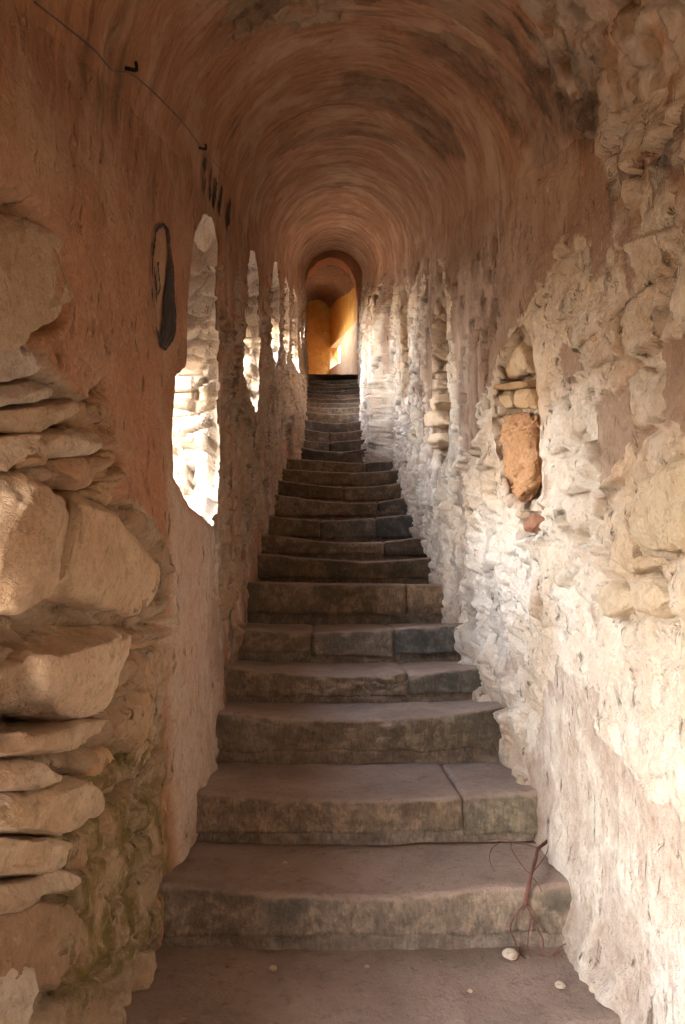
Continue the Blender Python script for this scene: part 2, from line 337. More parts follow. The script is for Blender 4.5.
# outlines in the photo, thickness, label, tint, material of the single stones
GL = 'bared rubble stones of the left wall'
LS = [
 ([(-70,190),(0,204),(25,215),(47,245),(57,285),(50,312),(30,325),(0,345),(-70,370)], .10, 'large rough tan boulder set high at the left edge, framed by curved plaster', (.82,.72,.60), M_rock),
 ([(-50,350),(5,338),(24,334),(29,350),(27,372),(0,380),(-50,388)], .07, 'grey-cream stone wedged right under the large tan boulder', (.88,.88,.90), M_rock),
 ([(-50,390),(0,383),(25,376),(42,394),(18,403),(-50,408)], .07, 'flat greyish slab above the black slot at the left edge', (.92,.9,.88), M_rock),
 ([(-40,414),(20,405),(55,400),(62,412),(30,428),(10,434),(-40,434)], .085, 'tan slab right under the black slot at the left edge', (.95,.86,.75), M_rock),
 ([(58,424),(78,405),(98,388),(103,405),(103,426),(80,434),(62,432)], .05, 'brown triangular stone tucked beneath the plaster edge', (.72,.58,.42), M_rock),
 ([(-50,442),(0,433),(50,429),(88,431),(100,443),(80,455),(45,457),(15,452),(-50,466)], .10, 'long pale slab bridging over the small brown stones', (1.05,1.0,.92), M_rock),
 ([(1,451),(14,448),(25,461),(10,469),(-4,466)], .10, 'small round brown stone under the long pale slab, near the left edge', (.70,.56,.42), M_rock),
 ([(40,462),(60,453),(72,460),(82,478),(70,491),(55,489),(44,476)], .075, 'reddish-brown lump above the corner of the great cream boulder', (.86,.66,.50), M_rock),
 ([(74,458),(95,448),(112,456),(103,475),(92,480),(76,472)], .06, 'small tan wedge stone right of the reddish-brown lump', (.85,.70,.52), M_rock),
 ([(80,486),(95,479),(109,492),(96,508),(83,501)], .06, 'small angular tan stone under the wedge stone', (.9,.74,.56), M_rock),
 ([(98,508),(112,502),(120,512),(116,525),(101,523)], .06, 'little egg-sized tan stone touching the top edge of the great boulder', (.95,.8,.6), M_rock),
 ([(-60,478),(0,470),(18,480),(36,500),(42,530),(36,575),(15,600),(-12,617),(-60,620)], .13, 'tall pitted boulder at the left edge beside the great cream boulder', (.98,.85,.72), M_rock),
 ([(46,492),(70,490),(90,508),(112,530),(130,540),(146,560),(143,590),(130,622),(90,610),(45,600),(18,603),(38,575),(45,530)], .13, 'great cream boulder with a smooth angular face, largest in the left wall', (1.03,.90,.74), M_rock),
 ([(100,632),(130,627),(162,624),(160,640),(125,649),(104,646)], .07, 'thin orange-tan slab under the right end of the great cream boulder', (.98,.78,.58), M_rock),
 ([(2,650),(25,634),(60,625),(95,629),(105,650),(105,680),(88,708),(55,720),(25,716),(5,697),(-1,670)], .16, 'rounded white boulder jutting out under the great cream boulder', (1.08,.98,.86), M_rock),
 ([(-60,737),(0,733),(50,721),(90,716),(93,729),(60,746),(20,755),(-60,762)], .12, 'long thin slab with a white end under the rounded boulder', (1.02,.9,.78), M_rock),
 ([(-50,764),(0,761),(30,764),(42,777),(30,789),(-50,792)], .10, 'small white stone between the long thin slab and the tongue-shaped stone', (1.05,.97,.88), M_rock),
 ([(-40,802),(10,791),(50,778),(84,785),(89,800),(70,820),(36,836),(0,834),(-40,832)], .13, 'tongue-shaped cream stone pointing toward the steps', (1.0,.9,.76), M_rock),
 ([(-50,842),(5,837),(35,838),(43,855),(35,871),(0,876),(-50,876)], .12, 'blocky white stone directly under the tongue-shaped stone', (1.04,.96,.84), M_rock),
 ([(-50,892),(5,881),(22,874),(50,867),(61,880),(48,891),(15,896),(-5,912),(-50,922)], .10, 'pale bent stone forming the lowest of the white stones at the left edge', (1.0,.93,.84), M_rock),
 ([(-50,927),(10,903),(50,900),(76,930),(70,972),(30,990),(-50,994)], .09, 'big dull brown boulder low at the left edge below the white stones', (.62,.50,.40), M_rock),
 ([(-60,968),(2,962),(10,985),(8,1015),(0,1040),(-60,1060)], .10, 'pale stone in the bottom left corner, tinted with bluish skylight', (1.0,1.02,1.04), M_rock),  # tint holds the bluish skylight that falls on this stone
 ([(50,1018),(88,970),(108,995),(112,1045),(50,1060)], .06, 'brown stone at the foot of the left wall beside the lowest tread', (.68,.54,.40), M_rock),
 ([(58,760),(95,745),(114,756),(115,785),(96,800),(86,783),(66,772)], .06, 'smooth pink-tan stone above the mossy patch, right of the tongue-shaped stone', (.88,.70,.54), M_rock),
 ([(52,838),(84,826),(88,855),(70,880),(52,862)], .05, 'dull tan stone between the tongue-shaped stone and the moss', (.70,.56,.43), M_rock),
 ([(106,655),(132,652),(128,690),(106,715),(100,700),(108,680)], .05, 'upright orange-brown stone at the right side of the rounded white boulder', (.82,.64,.46), M_rock),
 ([(122,800),(138,786),(137,822),(127,838),(120,830)], .04, 'upright pinkish stone standing in the mossy patch', (.85,.68,.54), M_rock),
 ([(134,905),(150,880),(152,930),(142,958),(132,940)], .04, 'slim pinkish-grey stone by the end of the lowest riser', (.75,.62,.52), M_rock),
]
GR = 'squared and rounded stones of the right wall'
RS = [
 ([(641,520),(652,490),(690,460),(790,430),(790,560),(690,552),(655,552),(643,540)], .085, 'large rounded cream stone at the right edge, halfway up the wall', (.98,.92,.80), M_rockw),
 ([(567,499),(590,493),(601,520),(587,537),(565,531)], .06, 'squarish bright white stone right of the dark hollow', (1.12,1.15,1.2), M_rockw),
 ([(560,462),(585,452),(600,468),(596,492),(566,496),(558,480)], .04, 'pale rough stone directly above the squarish bright white stone', (1.0,1.0,1.0), M_rockw),
 ([(541,432),(552,405),(580,385),(600,384),(598,425),(575,446),(545,462)], .04, 'broad whitewashed stone above and right of the blocked window', (1.05,1.05,1.05), M_rockw),
 ([(637,378),(650,366),(663,372),(662,424),(648,429),(636,418)], .04, 'upright pale block beside the brown plaster slab at the right edge', (.92,.88,.82), M_rockw),
 ([(606,592),(624,580),(640,590),(643,608),(626,621),(608,613)], .06, 'small round cream stone left of its rounded neighbour under the long ledge', (1.0,.95,.86), M_rockw),
 ([(646,578),(672,580),(680,600),(672,617),(650,613),(642,598)], .06, 'rounded cream stone right of the small round one under the long ledge', (1.0,.94,.84), M_rockw),
 ([(545,545),(578,545),(586,565),(566,588),(545,575)], .04, 'knobbly white stone below the squarish bright white stone', (1.05,1.04,1.0), M_rockw),
 ([(628,525),(640,505),(650,555),(672,565),(640,575),(620,560)], .05, 'small tan stone tucked under the large rounded cream stone', (.95,.86,.74), M_rockw),
 ([(647,150),(655,143),(661,158),(655,168),(648,163)], .04, 'small reddish-brown stone high on the right wall', (.42,.24,.16), M_rock),
 ([(668,155),(676,148),(679,165),(673,177),(668,172)], .04, 'small dark grey stone high on the right wall', (.26,.26,.28), M_rock),
 ([(528,520),(540,513),(547,520),(544,531),(532,533)], .04, 'reddish stone lodged inside the dark hollow of the right wall', (.50,.30,.23), M_rock),
]
LSP = [pl_(q[0], -AL - .03) for q in LS]; RSP = [pl_(q[0], AR + .01) for q in RS[:9]]
def segd(y, z, a, b):
    dx, dy = b[0] - a[0], b[1] - a[1]; t = np.clip(((y - a[0]) * dx + (z - a[1]) * dy) / (dx * dx + dy * dy), 0, 1)
    return np.hypot(y - a[0] - t * dx, z - a[1] - t * dy), t

def relief(y, s):
    """inward relief of the wall and the masks that tell plaster, stone, moss, limewash, dark tone apart"""
    x, z, nx, nz, hh, th = base(y, s)
    left = s < LW; right = s > LW + LA; arch = ~left & ~right
    hk = hh * 2.05 / HS
    w1 = fbm(x * 3, y * 3, z * 3, 4); w2 = fbm(x * 9 + 5, y * 9, z * 9, 4); w3 = fbm(x * 30 + 9, y * 30, z * 30, 3)
    str_ = fbm(x * 3, y * 9, z * 2.2 + 40, 5)                      # flaking that runs down the wall
    v_ = np.where(arch, zb(y) + HS + th * R_, z) if True else z
    # rubble: broken, tilted faces with uneven joints, partly smeared over with mortar
    yy_ = y + .05 * w1 + .025 * w2 + .008 * w3; vv_ = v_ + .035 * perlin(y * 4, v_ * 4, 3) + .022 * w2 + .006 * w3
    vb, vid, vox, voy = voro(yy_ / np.where(right, .25, .21) + 3.3, vv_ / np.where(right, .155, .125), 3)
    vb2, vid2, vox2, voy2 = voro(yy_ / .085, vv_ / .06, 9)
    k1 = hash2((vid * 997).astype(int), 3) - .5; k2 = hash2((vid * 991).astype(int), 8) - .5; k3 = hash2((vid2 * 983).astype(int), 5) - .5
    smear = ss(-.15, .35, fbm(x * 2.3, y * 2.3 + 8, z * 2.3, 3) + .02)
    calm = right * ss(.08, -.10, dpoly(y, z, R_SMEAR) + .06 * w2); smear = np.maximum(smear, calm)
    body = ss(.015, .11, vb)
    ragged = 1 - 2 * np.abs(fbm(x * 7, y * 7, z * 7 + 30, 4))
    stone = body * (.014 + .030 * vid + (.055 + .05 * right) * k1 * vox + (.060 + .06 * right) * k2 * voy) * (1 - .45 * smear) + .010 * smear
    stone = stone + ss(.02, .09, vb2) * (.007 + .02 * k3 * voy2 + .007 * vid2) + .010 * w2 + .0065 * w3 + .008 * (ragged - .5)
    stone = stone * (1 - .35 * calm) + .008 * calm
    stone = stone * (1 + .45 * ss(3.1, 3.8, y))
    joint = (1 - ss(.0, .10, vb)) * (1 - .75 * smear)
    # plaster coverage ------------------------------------------------
    e = dpoly(y, z, EXPO) + .05 * w2 + .02 * w3
    far = ss(3.1, 3.6, y)
    covL = .35 + .9 * str_ + .35 * w1 + np.where(y < 2.95, 3.0, 0) * ss(-.01, .02, e) - 6 * (e < 0) * (y < 3.2)
    covL = covL - far * (.42 - .3 * ss(.3, 0., hk))
    colm = dpoly(y, z, COLM); covL = np.where(colm + .02 * w2 < 0, 3, covL)
    covL = covL + 2.2 * ss(1.65, 2.05, hk + .15 * w1)
    covR = -.5 + 1.0 * str_ + .5 * w1
    for P_, k_ in ((R_BROWN1, 2.), (R_BROWN2, 1.4), (R_BROWN3, 2.), (R_BROWN4, 1.4), (R_LOWPL, 2.)):
        covR = covR + k_ * ss(.03, -.03, dpoly(y, z, P_) + .045 * w2 + .02 * w3)
    strip = fbm(y * 2.3, z * .35, 5 + 0 * y, 3)
    covR = covR + ss(3.6, 4.6, y) * (.35 + 1.6 * strip) + 2.4 * ss(1.6, 2.05, hk + .2 * w1)
    up = dpoly(y, s, UPBARE) + .07 * w2 + .04 * w1; upm = ss(.02, -.03, up)
    covA = 1.6 + .7 * w1
    crown = dpoly(y, s, CROWN) + .06 * w2; crm = ss(.02, -.02, crown)
    bnd = np.minimum(dpoly(y, s, BAND), dpoly(y, s, BAND2)) + .04 * w2; bm_ = ss(.03, -.04, bnd)
    covA = covA - 3.5 * crm
    cov = np.where(left, covL, np.where(right, covR, covA))
    cov = cov * (1 - upm) + upm * (-.25 + 1.3 * str_ + .6 * w1)
    P = ss(-.04, .04, cov)
    lip = np.exp(-((cov - .07) / .06) ** 2)
    lay2 = ss(.20, .24, fbm(x * 4, y * 5, z * 2.5 + 11, 5) + .1) * far * (left | right) * ss(2.0, 1.75, hk)          # a second coat, flaking over the first
    pls = .030 + .007 * w1 + .0045 * w2 + .002 * w3 + .006 * lip + .014 * lay2
    # vault rings: the barrel was cast in lengths, each a little inside the last
    per = 2.3; ph = (y - 2.65 - .10 * w1 + .05 * np.cos(2 * th)) / per; fr = ph - np.floor(ph)
    ring = .10 * (fr - .5) + .065 * np.exp(-((fr - .02) / .05) ** 2)
    ringw = np.where(arch, np.sin(th) ** .7, 0.)
    rib = fbm(y * 16, th * 1.1, 3.3 + 0 * y, 4)
    pls = pls + ringw * (ring * .8 + .011 * rib) - bm_ * .012 + bm_ * .012 * fbm(x * 22, y * 22, z * 22, 3)
    wav = .022 * fbm(x * .9, y * 1.2, z * .9 + 7, 3)
    h = P * pls + (1 - P) * np.minimum(stone + .25 * ringw * ring, pls + .06) + wav
    # the recessed near left wall where the big stones sit
    rec = ss(.01, -.05, e) * (y < 3.2) * left
    h = h - .05 * rec * ss(2.4, 1.7, y)
    dark = np.zeros(y.shape)
    for side, polys, gd in ((left, LSP, .05), (right, RSP, .022)):
        for P_ in polys:
            ys_, zs_ = [p[0] for p in P_], [p[1] for p in P_]
            m_ = side & (y > min(ys_) - .08) & (y < max(ys_) + .08) & (z > min(zs_) - .08) & (z < max(zs_) + .08)
            if not m_.any(): continue
            dd = dpoly(y[m_], z[m_], P_) + .006 * w2[m_] + .004 * w3[m_]; g_ = np.exp(-((dd - .004) / .016) ** 2)
            h[m_] -= gd * g_
    h = np.where(left, h + .022 * ss(.03, -.04, colm), h)
    # pits along the flaking, cracks
    pit = (fbm(y * 11, z * 3.2 + 3, x + 2, 4) > .34) * far * (left | right) * (hk > .05) * (hk < 1.9)
    h = h - .05 * pit
    for st_, side in ((STREAKS_L, left), (STREAKS_R, right)):
        for a, b, w in st_:
            d, t = segd(y + .012 * w2, z, a, b); m = side * ss(w * 1.2, w * .5, d / (.35 + np.sin(np.clip(t, .08, .92) * math.pi)))
            h = h - .045 * m
    rim = dpoly(y, z, R_RIM) + .010 * w2
    h = np.where(right, h - .20 * ss(.0, -.03, rim) + .035 * np.exp(-((rim - .012) / .014) ** 2), h)
    dh = np.full(y.shape, 9.)
    for sd_, hs_ in ((left, left_holes), (right, right_holes)):
        for P_ in hs_.values():
            y0_, y1_ = min(p[0] for p in P_) - .25, max(p[0] for p in P_) + .25; m_ = sd_ & (y > y0_) & (y < y1_)
            if m_.any(): dh[m_] = np.minimum(dh[m_], np.abs(dpoly(y[m_], z[m_], P_)))
    h = .035 + (h - .035) * (.22 + .78 * ss(0, .14, dh)) + .006 * w2
    h = h - .035
    # small pocks in the vault
    pv, pid, pox, poy = voro(y / .06, th / .07, 21); pd = np.hypot(pox, poy)
    pock = arch * (pid > .82) * ss(.24, .12, pd) * ss(.10, -.02, dpoly(y, s, BAND))
    h = h - .02 * pock
    foot = ss(.28, -.05, hh) * (left | right); h = h + .045 * foot * (.6 + .5 * w1) + right * (.05 + .03 * w2) * ss(2.9, 2.4, y) * ss(.10, -.22, hh)
    # masks -----------------------------------------------------------
    moss = np.where(left, ss(.05, -.06, dpoly(y, z, MOSS) + .05 * w2) * (.35 + .65 * ss(-.2, .15, w2)), 0.)
    limeR = .15 + .75 * ss(.12, -.1, dpoly(y, z, R_WHITE) + .06 * w2) + .5 * ss(-.1, .35, w1 + .4 * w2) + .3 * ss(3.4, 4.5, y) * ss(1.7, .9, hk)
    limeR = limeR + .6 * calm
    limeR = limeR * ss(1.9, 1.2, hk) * np.where(P > .5, .25 + .5 * ss(1.0, .4, hk), 1)
    lime = np.where(right, np.clip(limeR, 0, 1), np.where(left, .45 * ss(.0, .4, str_) * far * ss(1.9, 1.4, hk) + .50 * ss(.03, -.03, colm), 0))
    lime = np.where(right, np.maximum(lime, (.45 + .3 * w1) * ss(.05, -.12, dpoly(y, z, R_LOWPL) + .05 * w2)), lime)
    lime = lime * (1 - upm) + upm * .35 * ss(-.2, .2, w2)
    af = np.where(arch, 1., ss(1.65, 2.05, hk + .08 * w1))
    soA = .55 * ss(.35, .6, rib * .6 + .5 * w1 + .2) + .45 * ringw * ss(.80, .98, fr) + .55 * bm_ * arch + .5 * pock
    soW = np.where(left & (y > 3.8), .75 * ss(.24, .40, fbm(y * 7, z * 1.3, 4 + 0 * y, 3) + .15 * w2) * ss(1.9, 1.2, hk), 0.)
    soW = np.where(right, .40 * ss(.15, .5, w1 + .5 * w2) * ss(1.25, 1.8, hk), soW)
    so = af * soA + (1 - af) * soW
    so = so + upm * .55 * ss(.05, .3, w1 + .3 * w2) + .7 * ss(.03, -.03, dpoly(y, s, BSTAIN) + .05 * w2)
    so = so + far * (left | right) * .35 * lay2; so = np.maximum(so, .8 * pit); so = np.clip(so, 0, .9)  # the carved pits are coloured dark as well
    red = np.where(left, .45 * ss(.0, .5, fbm(y * 1.4, z * .8, 2 + 0 * y, 2) + .25), .25 * ss(0, .5, w1))
    red = red * (1 - af)
    m1 = np.stack([P, vid, moss, lime], -1); m2 = np.stack([so, red, joint * (1 - P), af], -1)
    return h, m1, m2
def surf(y, s, off=0.):
    y, s = np.broadcast_arrays(np.asarray(y, float), np.asarray(s, float))
    x, z, nx, nz, hh, th = base(y, s); h, m1, m2 = relief(y, s)
    return np.stack([x + nx * (h + off), y, z + nz * (h + off)], -1), m1, m2

# grid along the tunnel: fine near the viewer
ys = [Y0]
while ys[-1] < Y1:
    y = ys[-1]; ys.append(y + (.06 if y < .9 else min(.05, max(.0085, y * y / 420))))
ys[-1] = Y1; ys = np.array(ys)
s_left = np.linspace(0, LW, 300); s_arch = np.linspace(LW, LW + LA, 190); s_right = np.linspace(LW + LA, 2 * LW + LA, 300)

def loops_of(mask):
    """boundary loops (lists of vertex ids i*(nj)+j) of a cell mask"""
    ni, nj = mask.shape; W_ = nj + 1; nxt = {}
    m = np.pad(mask, 1)
    for i, j in zip(*np.nonzero(mask)):
        if not m[i, j + 1]: nxt.setdefault(i * W_ + j, []).append(i * W_ + j + 1) if False else nxt.setdefault(i * W_ + j, []).append(i * W_ + j + 1)
        if not m[i + 2, j + 1]: nxt.setdefault((i + 1) * W_ + j + 1, []).append((i + 1) * W_ + j)
        if not m[i + 1, j]: nxt.setdefault((i + 1) * W_ + j, []).append(i * W_ + j)
        if not m[i + 1, j + 2]: nxt.setdefault(i * W_ + j + 1, []).append((i + 1) * W_ + j + 1)
    out = []
    while nxt:
        a = next(iter(nxt)); lp = [a]; c = a
        while True:
            n_ = nxt[c].pop();
            if not nxt[c]: del nxt[c]
            if n_ == a: break
            lp.append(n_); c = n_
            if c not in nxt: break
        if len(lp) > 8: out.append(lp)
    return out

def build_wall(name, s_arr, holes, mat, side):
    """a side wall or the vault; returns the object and each hole's border points"""
    Yg, Sg = np.meshgrid(ys, s_arr, indexing='ij'); nj = len(s_arr)
    x, z, nx, nz, hh, th = base(Yg, Sg)
    yc = (Yg[:-1, :-1] + Yg[1:, 1:]) / 2; sc_ = (Sg[:-1, :-1] + Sg[1:, 1:]) / 2; zc = base(yc, sc_)[1]
    keep = np.ones(yc.shape, bool); rims = {}
    Yv, Sv = Yg.ravel().copy(), Sg.ravel().copy()
    for k, P_ in holes.items():
        hm = inpoly(yc, zc, P_); keep &= ~hm
        lps = loops_of(hm); lp = max(lps, key=len)
        for L in lps:
            L = np.array(L)
            for _ in range(3):
                fix = (Sv[L] <= s_arr[0] + 1e-6) | (Sv[L] >= s_arr[-1] - 1e-6)
                Yn = (np.roll(Yv[L], 1) + np.roll(Yv[L], -1) + 2 * Yv[L]) / 4; Sn = (np.roll(Sv[L], 1) + np.roll(Sv[L], -1) + 2 * Sv[L]) / 4
                Yv[L] = np.where(fix, Yv[L], Yn); Sv[L] = np.where(fix, Sv[L], Sn)
        rims[k] = np.array(lp)
    V, m1, m2 = surf(Yv, Sv)
    i, j = np.nonzero(keep); a = i * nj + j
    Fq = np.stack([a, a + 1, a + nj + 1, a + nj], 1)
    if side != 0: pass
    o = mesh_obj(name, V, Fq, mat, attrs={'mask': m1, 'mask2': m2}); tag(o, kind='structure')
    return o, {k: V[L] for k, L in rims.items()}

def build_reveal(name, rim, dirx, depth, mat, splay=.0, rise=0., n=26, lime=.3, close=False, coarse=1.0):
    """the sides of an opening, run back through the wall from its border"""
    c = rim.mean(0); K = len(rim); rings = [rim]; R = rim.copy(); base_x = rim[:, 0].copy()
    mx = base_x.mean()
    rows = []
    for k in range(n + 1):
        t = k / n
        if k:
            R = R.copy()
            for _ in range(1): R[:, 1:] = (np.roll(R[:, 1:], 1, 0) + np.roll(R[:, 1:], -1, 0) + 2 * R[:, 1:]) / 4
        q = R.copy(); q[:, 0] = (1 - min(1, t * 8)) * base_x + min(1, t * 8) * mx + dirx * depth * t
        q[:, 1] = c[1] + (q[:, 1] - c[1]) * (1 + splay * t); q[:, 2] += rise * t
        if k:
            dv = q[:, 1:] - c[1:]; dn = dv / (np.linalg.norm(dv, axis=1)[:, None] + 1e-6)
            xx, yy, zz = q[:, 0], q[:, 1], q[:, 2]
            vb, vid, ox, oy = voro(xx / .21 + 3.1 + .2 * perlin(yy * 5, zz * 5, 1), zz / .078 + .3 * perlin(xx * 5, zz * 6, 2), 5)
            jam = np.abs(dn[:, 0])
            a = (.085 * ss(.02, .13, vb) * (.2 + vid) + .02 * fbm(xx * 9, yy * 9, zz * 9, 4)) * ss(0, .12, t) * coarse
            q[:, 1:] -= dn * (a - .012)[:, None]
        else: vid = np.full(K, .5); vb = np.full(K, .5)
        rows.append((q, vid, vb))
    V = np.concatenate([r[0] for r in rows]); vid = np.concatenate([r[1] for r in rows]); vb = np.concatenate([r[2] for r in rows])
    Fq = []
    for k in range(n):
        a = k * K + np.arange(K); b = k * K + (np.arange(K) + 1) % K; Fq.append(np.stack([a, b, b + K, a + K], 1))
    Fq = np.concatenate(Fq)
    w = fbm(V[:, 0] * 6, V[:, 1] * 6, V[:, 2] * 6, 3)
    m1 = np.stack([np.zeros(len(V)), vid, np.zeros(len(V)), np.clip(lime + .4 * w, 0, 1)], 1)
    m2 = np.stack([np.zeros(len(V)), np.zeros(len(V)), 1 - ss(0, .12, vb), np.zeros(len(V))], 1)
    o = mesh_obj(name, V, Fq, mat, attrs={'mask': m1, 'mask2': m2}); tag(o, kind='structure'); return o, rows[-1][0]

lh = dict(left_holes); lh[0] = DOOR
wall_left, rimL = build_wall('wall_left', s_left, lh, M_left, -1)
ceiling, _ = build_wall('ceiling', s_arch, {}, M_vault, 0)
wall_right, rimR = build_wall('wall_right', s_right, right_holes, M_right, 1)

def plane_patch(name, o_, u_, v_, nu, nv, mat, amp=.012, cell=(.16, .09), P=0., lime=.2, red=0., so=0., kind='structure', parent=None, nrm=None, holes=(), stones=1.):
    o_, u_, v_ = map(np.array, (o_, u_, v_)); nrm = np.array(nrm) if nrm is not None else np.cross(u_, v_); nrm = nrm / np.linalg.norm(nrm)
    a, b = np.meshgrid(np.linspace(0, 1, nu), np.linspace(0, 1, nv), indexing='ij'); lu, lv = np.linalg.norm(u_), np.linalg.norm(v_)
    V = o_ + a[..., None] * u_ + b[..., None] * v_; X, Y, Z = V[..., 0], V[..., 1], V[..., 2]
    vb, vid, ox, oy = voro(a * lu / cell[0] + .25 * fbm(X * 5, Y * 5, Z * 5, 2) + o_[1], b * lv / cell[1] + .2 * perlin(X * 6, Y * 6, Z * 6), 13)
    h = stones * (1 - P) * .025 * ss(.02, .3, vb) + amp * fbm(X * 8, Y * 8, Z * 8, 4)
    V = V + nrm * h[..., None]
    A = np.arange(nu * nv).reshape(nu, nv)
    Fq = np.stack([A[:-1, :-1], A[1:, :-1], A[1:, 1:], A[:-1, 1:]], -1).reshape(-1, 4)
    if len(holes):
        ca = ((a[:-1, :-1] + a[1:, 1:]) / 2 * lu).ravel(); cb = ((b[:-1, :-1] + b[1:, 1:]) / 2 * lv).ravel()
        kp = np.ones(len(Fq), bool)
        for hp in holes: kp &= ~inpoly(ca, cb, hp)
        Fq = Fq[kp]
    n = V.reshape(-1, 3).shape[0]; w = fbm(X * 5, Y * 5, Z * 5 + 9, 3).ravel()
    m1 = np.stack([np.full(n, P), vid.ravel(), np.zeros(n), np.clip(lime + .3 * w, 0, 1)], 1)
    m2 = np.stack([np.full(n, so), np.full(n, red), (1 - ss(0, .12, vb)).ravel() * (1 - P), np.zeros(n)], 1)
    o = mesh_obj(name, V.reshape(-1, 3), Fq, mat, parent, attrs={'mask': m1, 'mask2': m2}); 
    if kind: tag(o, kind=kind)
    return o
def portal(y0, y1, z0, z1, x):
    l = bpy.data.lights.new('daylight_portal', 'AREA'); l.shape = 'RECTANGLE'; l.size = abs(z1 - z0); l.size_y = abs(y1 - y0)
    l.cycles.is_portal = True
    o = link(bpy.data.objects.new('daylight_portal', l)); o.location = (x, (y0 + y1) / 2, (z0 + z1) / 2)
    o.rotation_euler = (0, -math.pi / 2, 0)
for k in range(1, 8):
    r = rimL[k]
    o, last = build_reveal('window_%d' % k, r, -1, .52, M_left, splay=.10, rise=.0, lime=.4)
    zt_, zl_ = last[:, 2].max() + .1, last[:, 2].min(); zm_ = zl_ + (zt_ - zl_) * .52
    plane_patch('window_sky_blocker', (-AL - .24, last[:, 1].min() - .08, zm_), (0, last[:, 1].max() - last[:, 1].min() + .16, 0), (.04, 0, zt_ - zm_), 30, 30, M_left, nrm=(1, 0, 0), parent=o)  # unseen panel added to keep the sky off the upper jamb
    portal(last[:, 1].min() - .05, last[:, 1].max() + .05, last[:, 2].min() - .05, zm_ + .05, -AL - .54)
o, last = build_reveal('window_16', rimL[0], -1, .60, M_left, splay=.06, n=20, lime=.2, coarse=1.4)
portal(last[:, 1].min() - .1, last[:, 1].max() + .1, last[:, 2].min() - .1, last[:, 2].max() + .1, -AL - .62)

# blocked windows on the right: sides and a back of small masonry
for k in range(1, 8):
    r = rimR[k]; dep = .16 if k == 1 else .22
    o, last = build_reveal('window_%d' % (7 + k), r, 1, dep, M_right, splay=-.05, n=12, lime=.3, coarse=.6)
    y0, y1, z0, z1 = last[:, 1].min() - .06, last[:, 1].max() + .06, last[:, 2].min() - .06, last[:, 2].max() + .06
    bk = plane_patch('window_infill', (AR + dep - .015, y0, z0), (0, y1 - y0, 0), (0, 0, z1 - z0), 60, 110, M_right, lime=.15, kind='structure', nrm=(-1, 0, 0), parent=o)

# ------------------------------------------------------------------ ends of the tunnel, floor under the stairs
fl = plane_patch('floor', (-AL - .9, Y0 - .1, zb(Y0) - .45), (AL + AR + 1.8, 0, 0), (0, Y1 - Y0 + .3, SLOPE * (Y1 - Y0) + .1), 20, 200, M_left, P=1, stones=0, nrm=(0, 0, 1))
wb = plane_patch('wall_back', (-AL - .2, Y0 + .02, zb(Y0) - .6), (AL + AR + .4, 0, 0), (0, 0, 3.6), 60, 120, M_left, lime=.1, nrm=(0, 1, 0))

ZL = aty(330, 375.5, Y1)[2]       # level of the landing at the head of the stairs
AX = [aty(a, b, Y1)[::2] for a, b in [(304,400),(303.6,330),(303.8,300),(305,283),(309,271),(318,262),(329,257.5),(341,260),(350,268),(355,280),(357.5,298),(358,330),(358,400)]]
def end_arch():
    x0, x1, z0, z1 = -.95, 1.15, ZL - .5, ZL + 3.3; nx_, nz_ = 150, 260
    xs = np.linspace(x0, x1, nx_); zs = np.linspace(z0, z1, nz_); X, Z = np.meshgrid(xs, zs, indexing='ij')
    xc, zc = (X[:-1, :-1] + X[1:, 1:]) / 2, (Z[:-1, :-1] + Z[1:, 1:]) / 2
    P_ = [(a, b) for a, b in AX]; P_[0] = (P_[0][0], z0 - 1); P_[-1] = (P_[-1][0], z0 - 1)
    hm = inpoly(xc, zc, P_); L = np.array(max(loops_of(hm), key=len)); Xv, Zv = X.ravel().copy(), Z.ravel().copy()
    for _ in range(3):
        fx = Zv[L] <= z0 + 1e-6
        Xn = (np.roll(Xv[L], 1) + np.roll(Xv[L], -1) + 2 * Xv[L]) / 4; Zn = (np.roll(Zv[L], 1) + np.roll(Zv[L], -1) + 2 * Zv[L]) / 4
        Xv[L] = np.where(fx, Xv[L], Xn); Zv[L] = np.where(fx, Zv[L], Zn)
    h = .02 * fbm(Xv * 4, Zv * 4, 1 + 0 * Xv, 4); V = np.stack([Xv, Y1 - .02 - h, Zv], 1)
    i, j = np.nonzero(~hm); a = i * nz_ + j; Fq = np.stack([a, a + nz_, a + nz_ + 1, a + 1], 1); n = len(V)
    m1 = np.stack([np.ones(n), np.zeros(n), np.zeros(n), np.zeros(n)], 1); m2 = np.stack([np.zeros(n), np.full(n, .3), np.zeros(n), np.zeros(n)], 1)
    o = mesh_obj('wall_end', V, Fq, M_left, attrs={'mask': m1, 'mask2': m2}); tag(o, kind='structure')
    rim = V[L]; rows = []
    for k in range(12):
        q = rim.copy(); q[:, 1] = (Y1 if k else rim[:, 1]) + .035 * k; q[:, [0, 2]] += .008 * np.stack([fbm(q[:, 0] * 7, q[:, 1] * 7, q[:, 2] * 7, 3)] * 2, 1) * (k > 0); rows.append(q)
    K = len(rim); Fq = np.concatenate([np.stack([k * K + np.arange(K), k * K + (np.arange(K) + 1) % K, (k + 1) * K + (np.arange(K) + 1) % K, (k + 1) * K + np.arange(K)], 1) for k in range(11)])
    V = np.concatenate(rows); n = len(V)
    o = mesh_obj('trim_1', V, Fq, M_left, attrs={'mask': np.tile((1., 0, 0, 0), (n, 1)), 'mask2': np.tile((0., .3, 0, 0), (n, 1))}); tag(o, kind='structure')
end_arch()

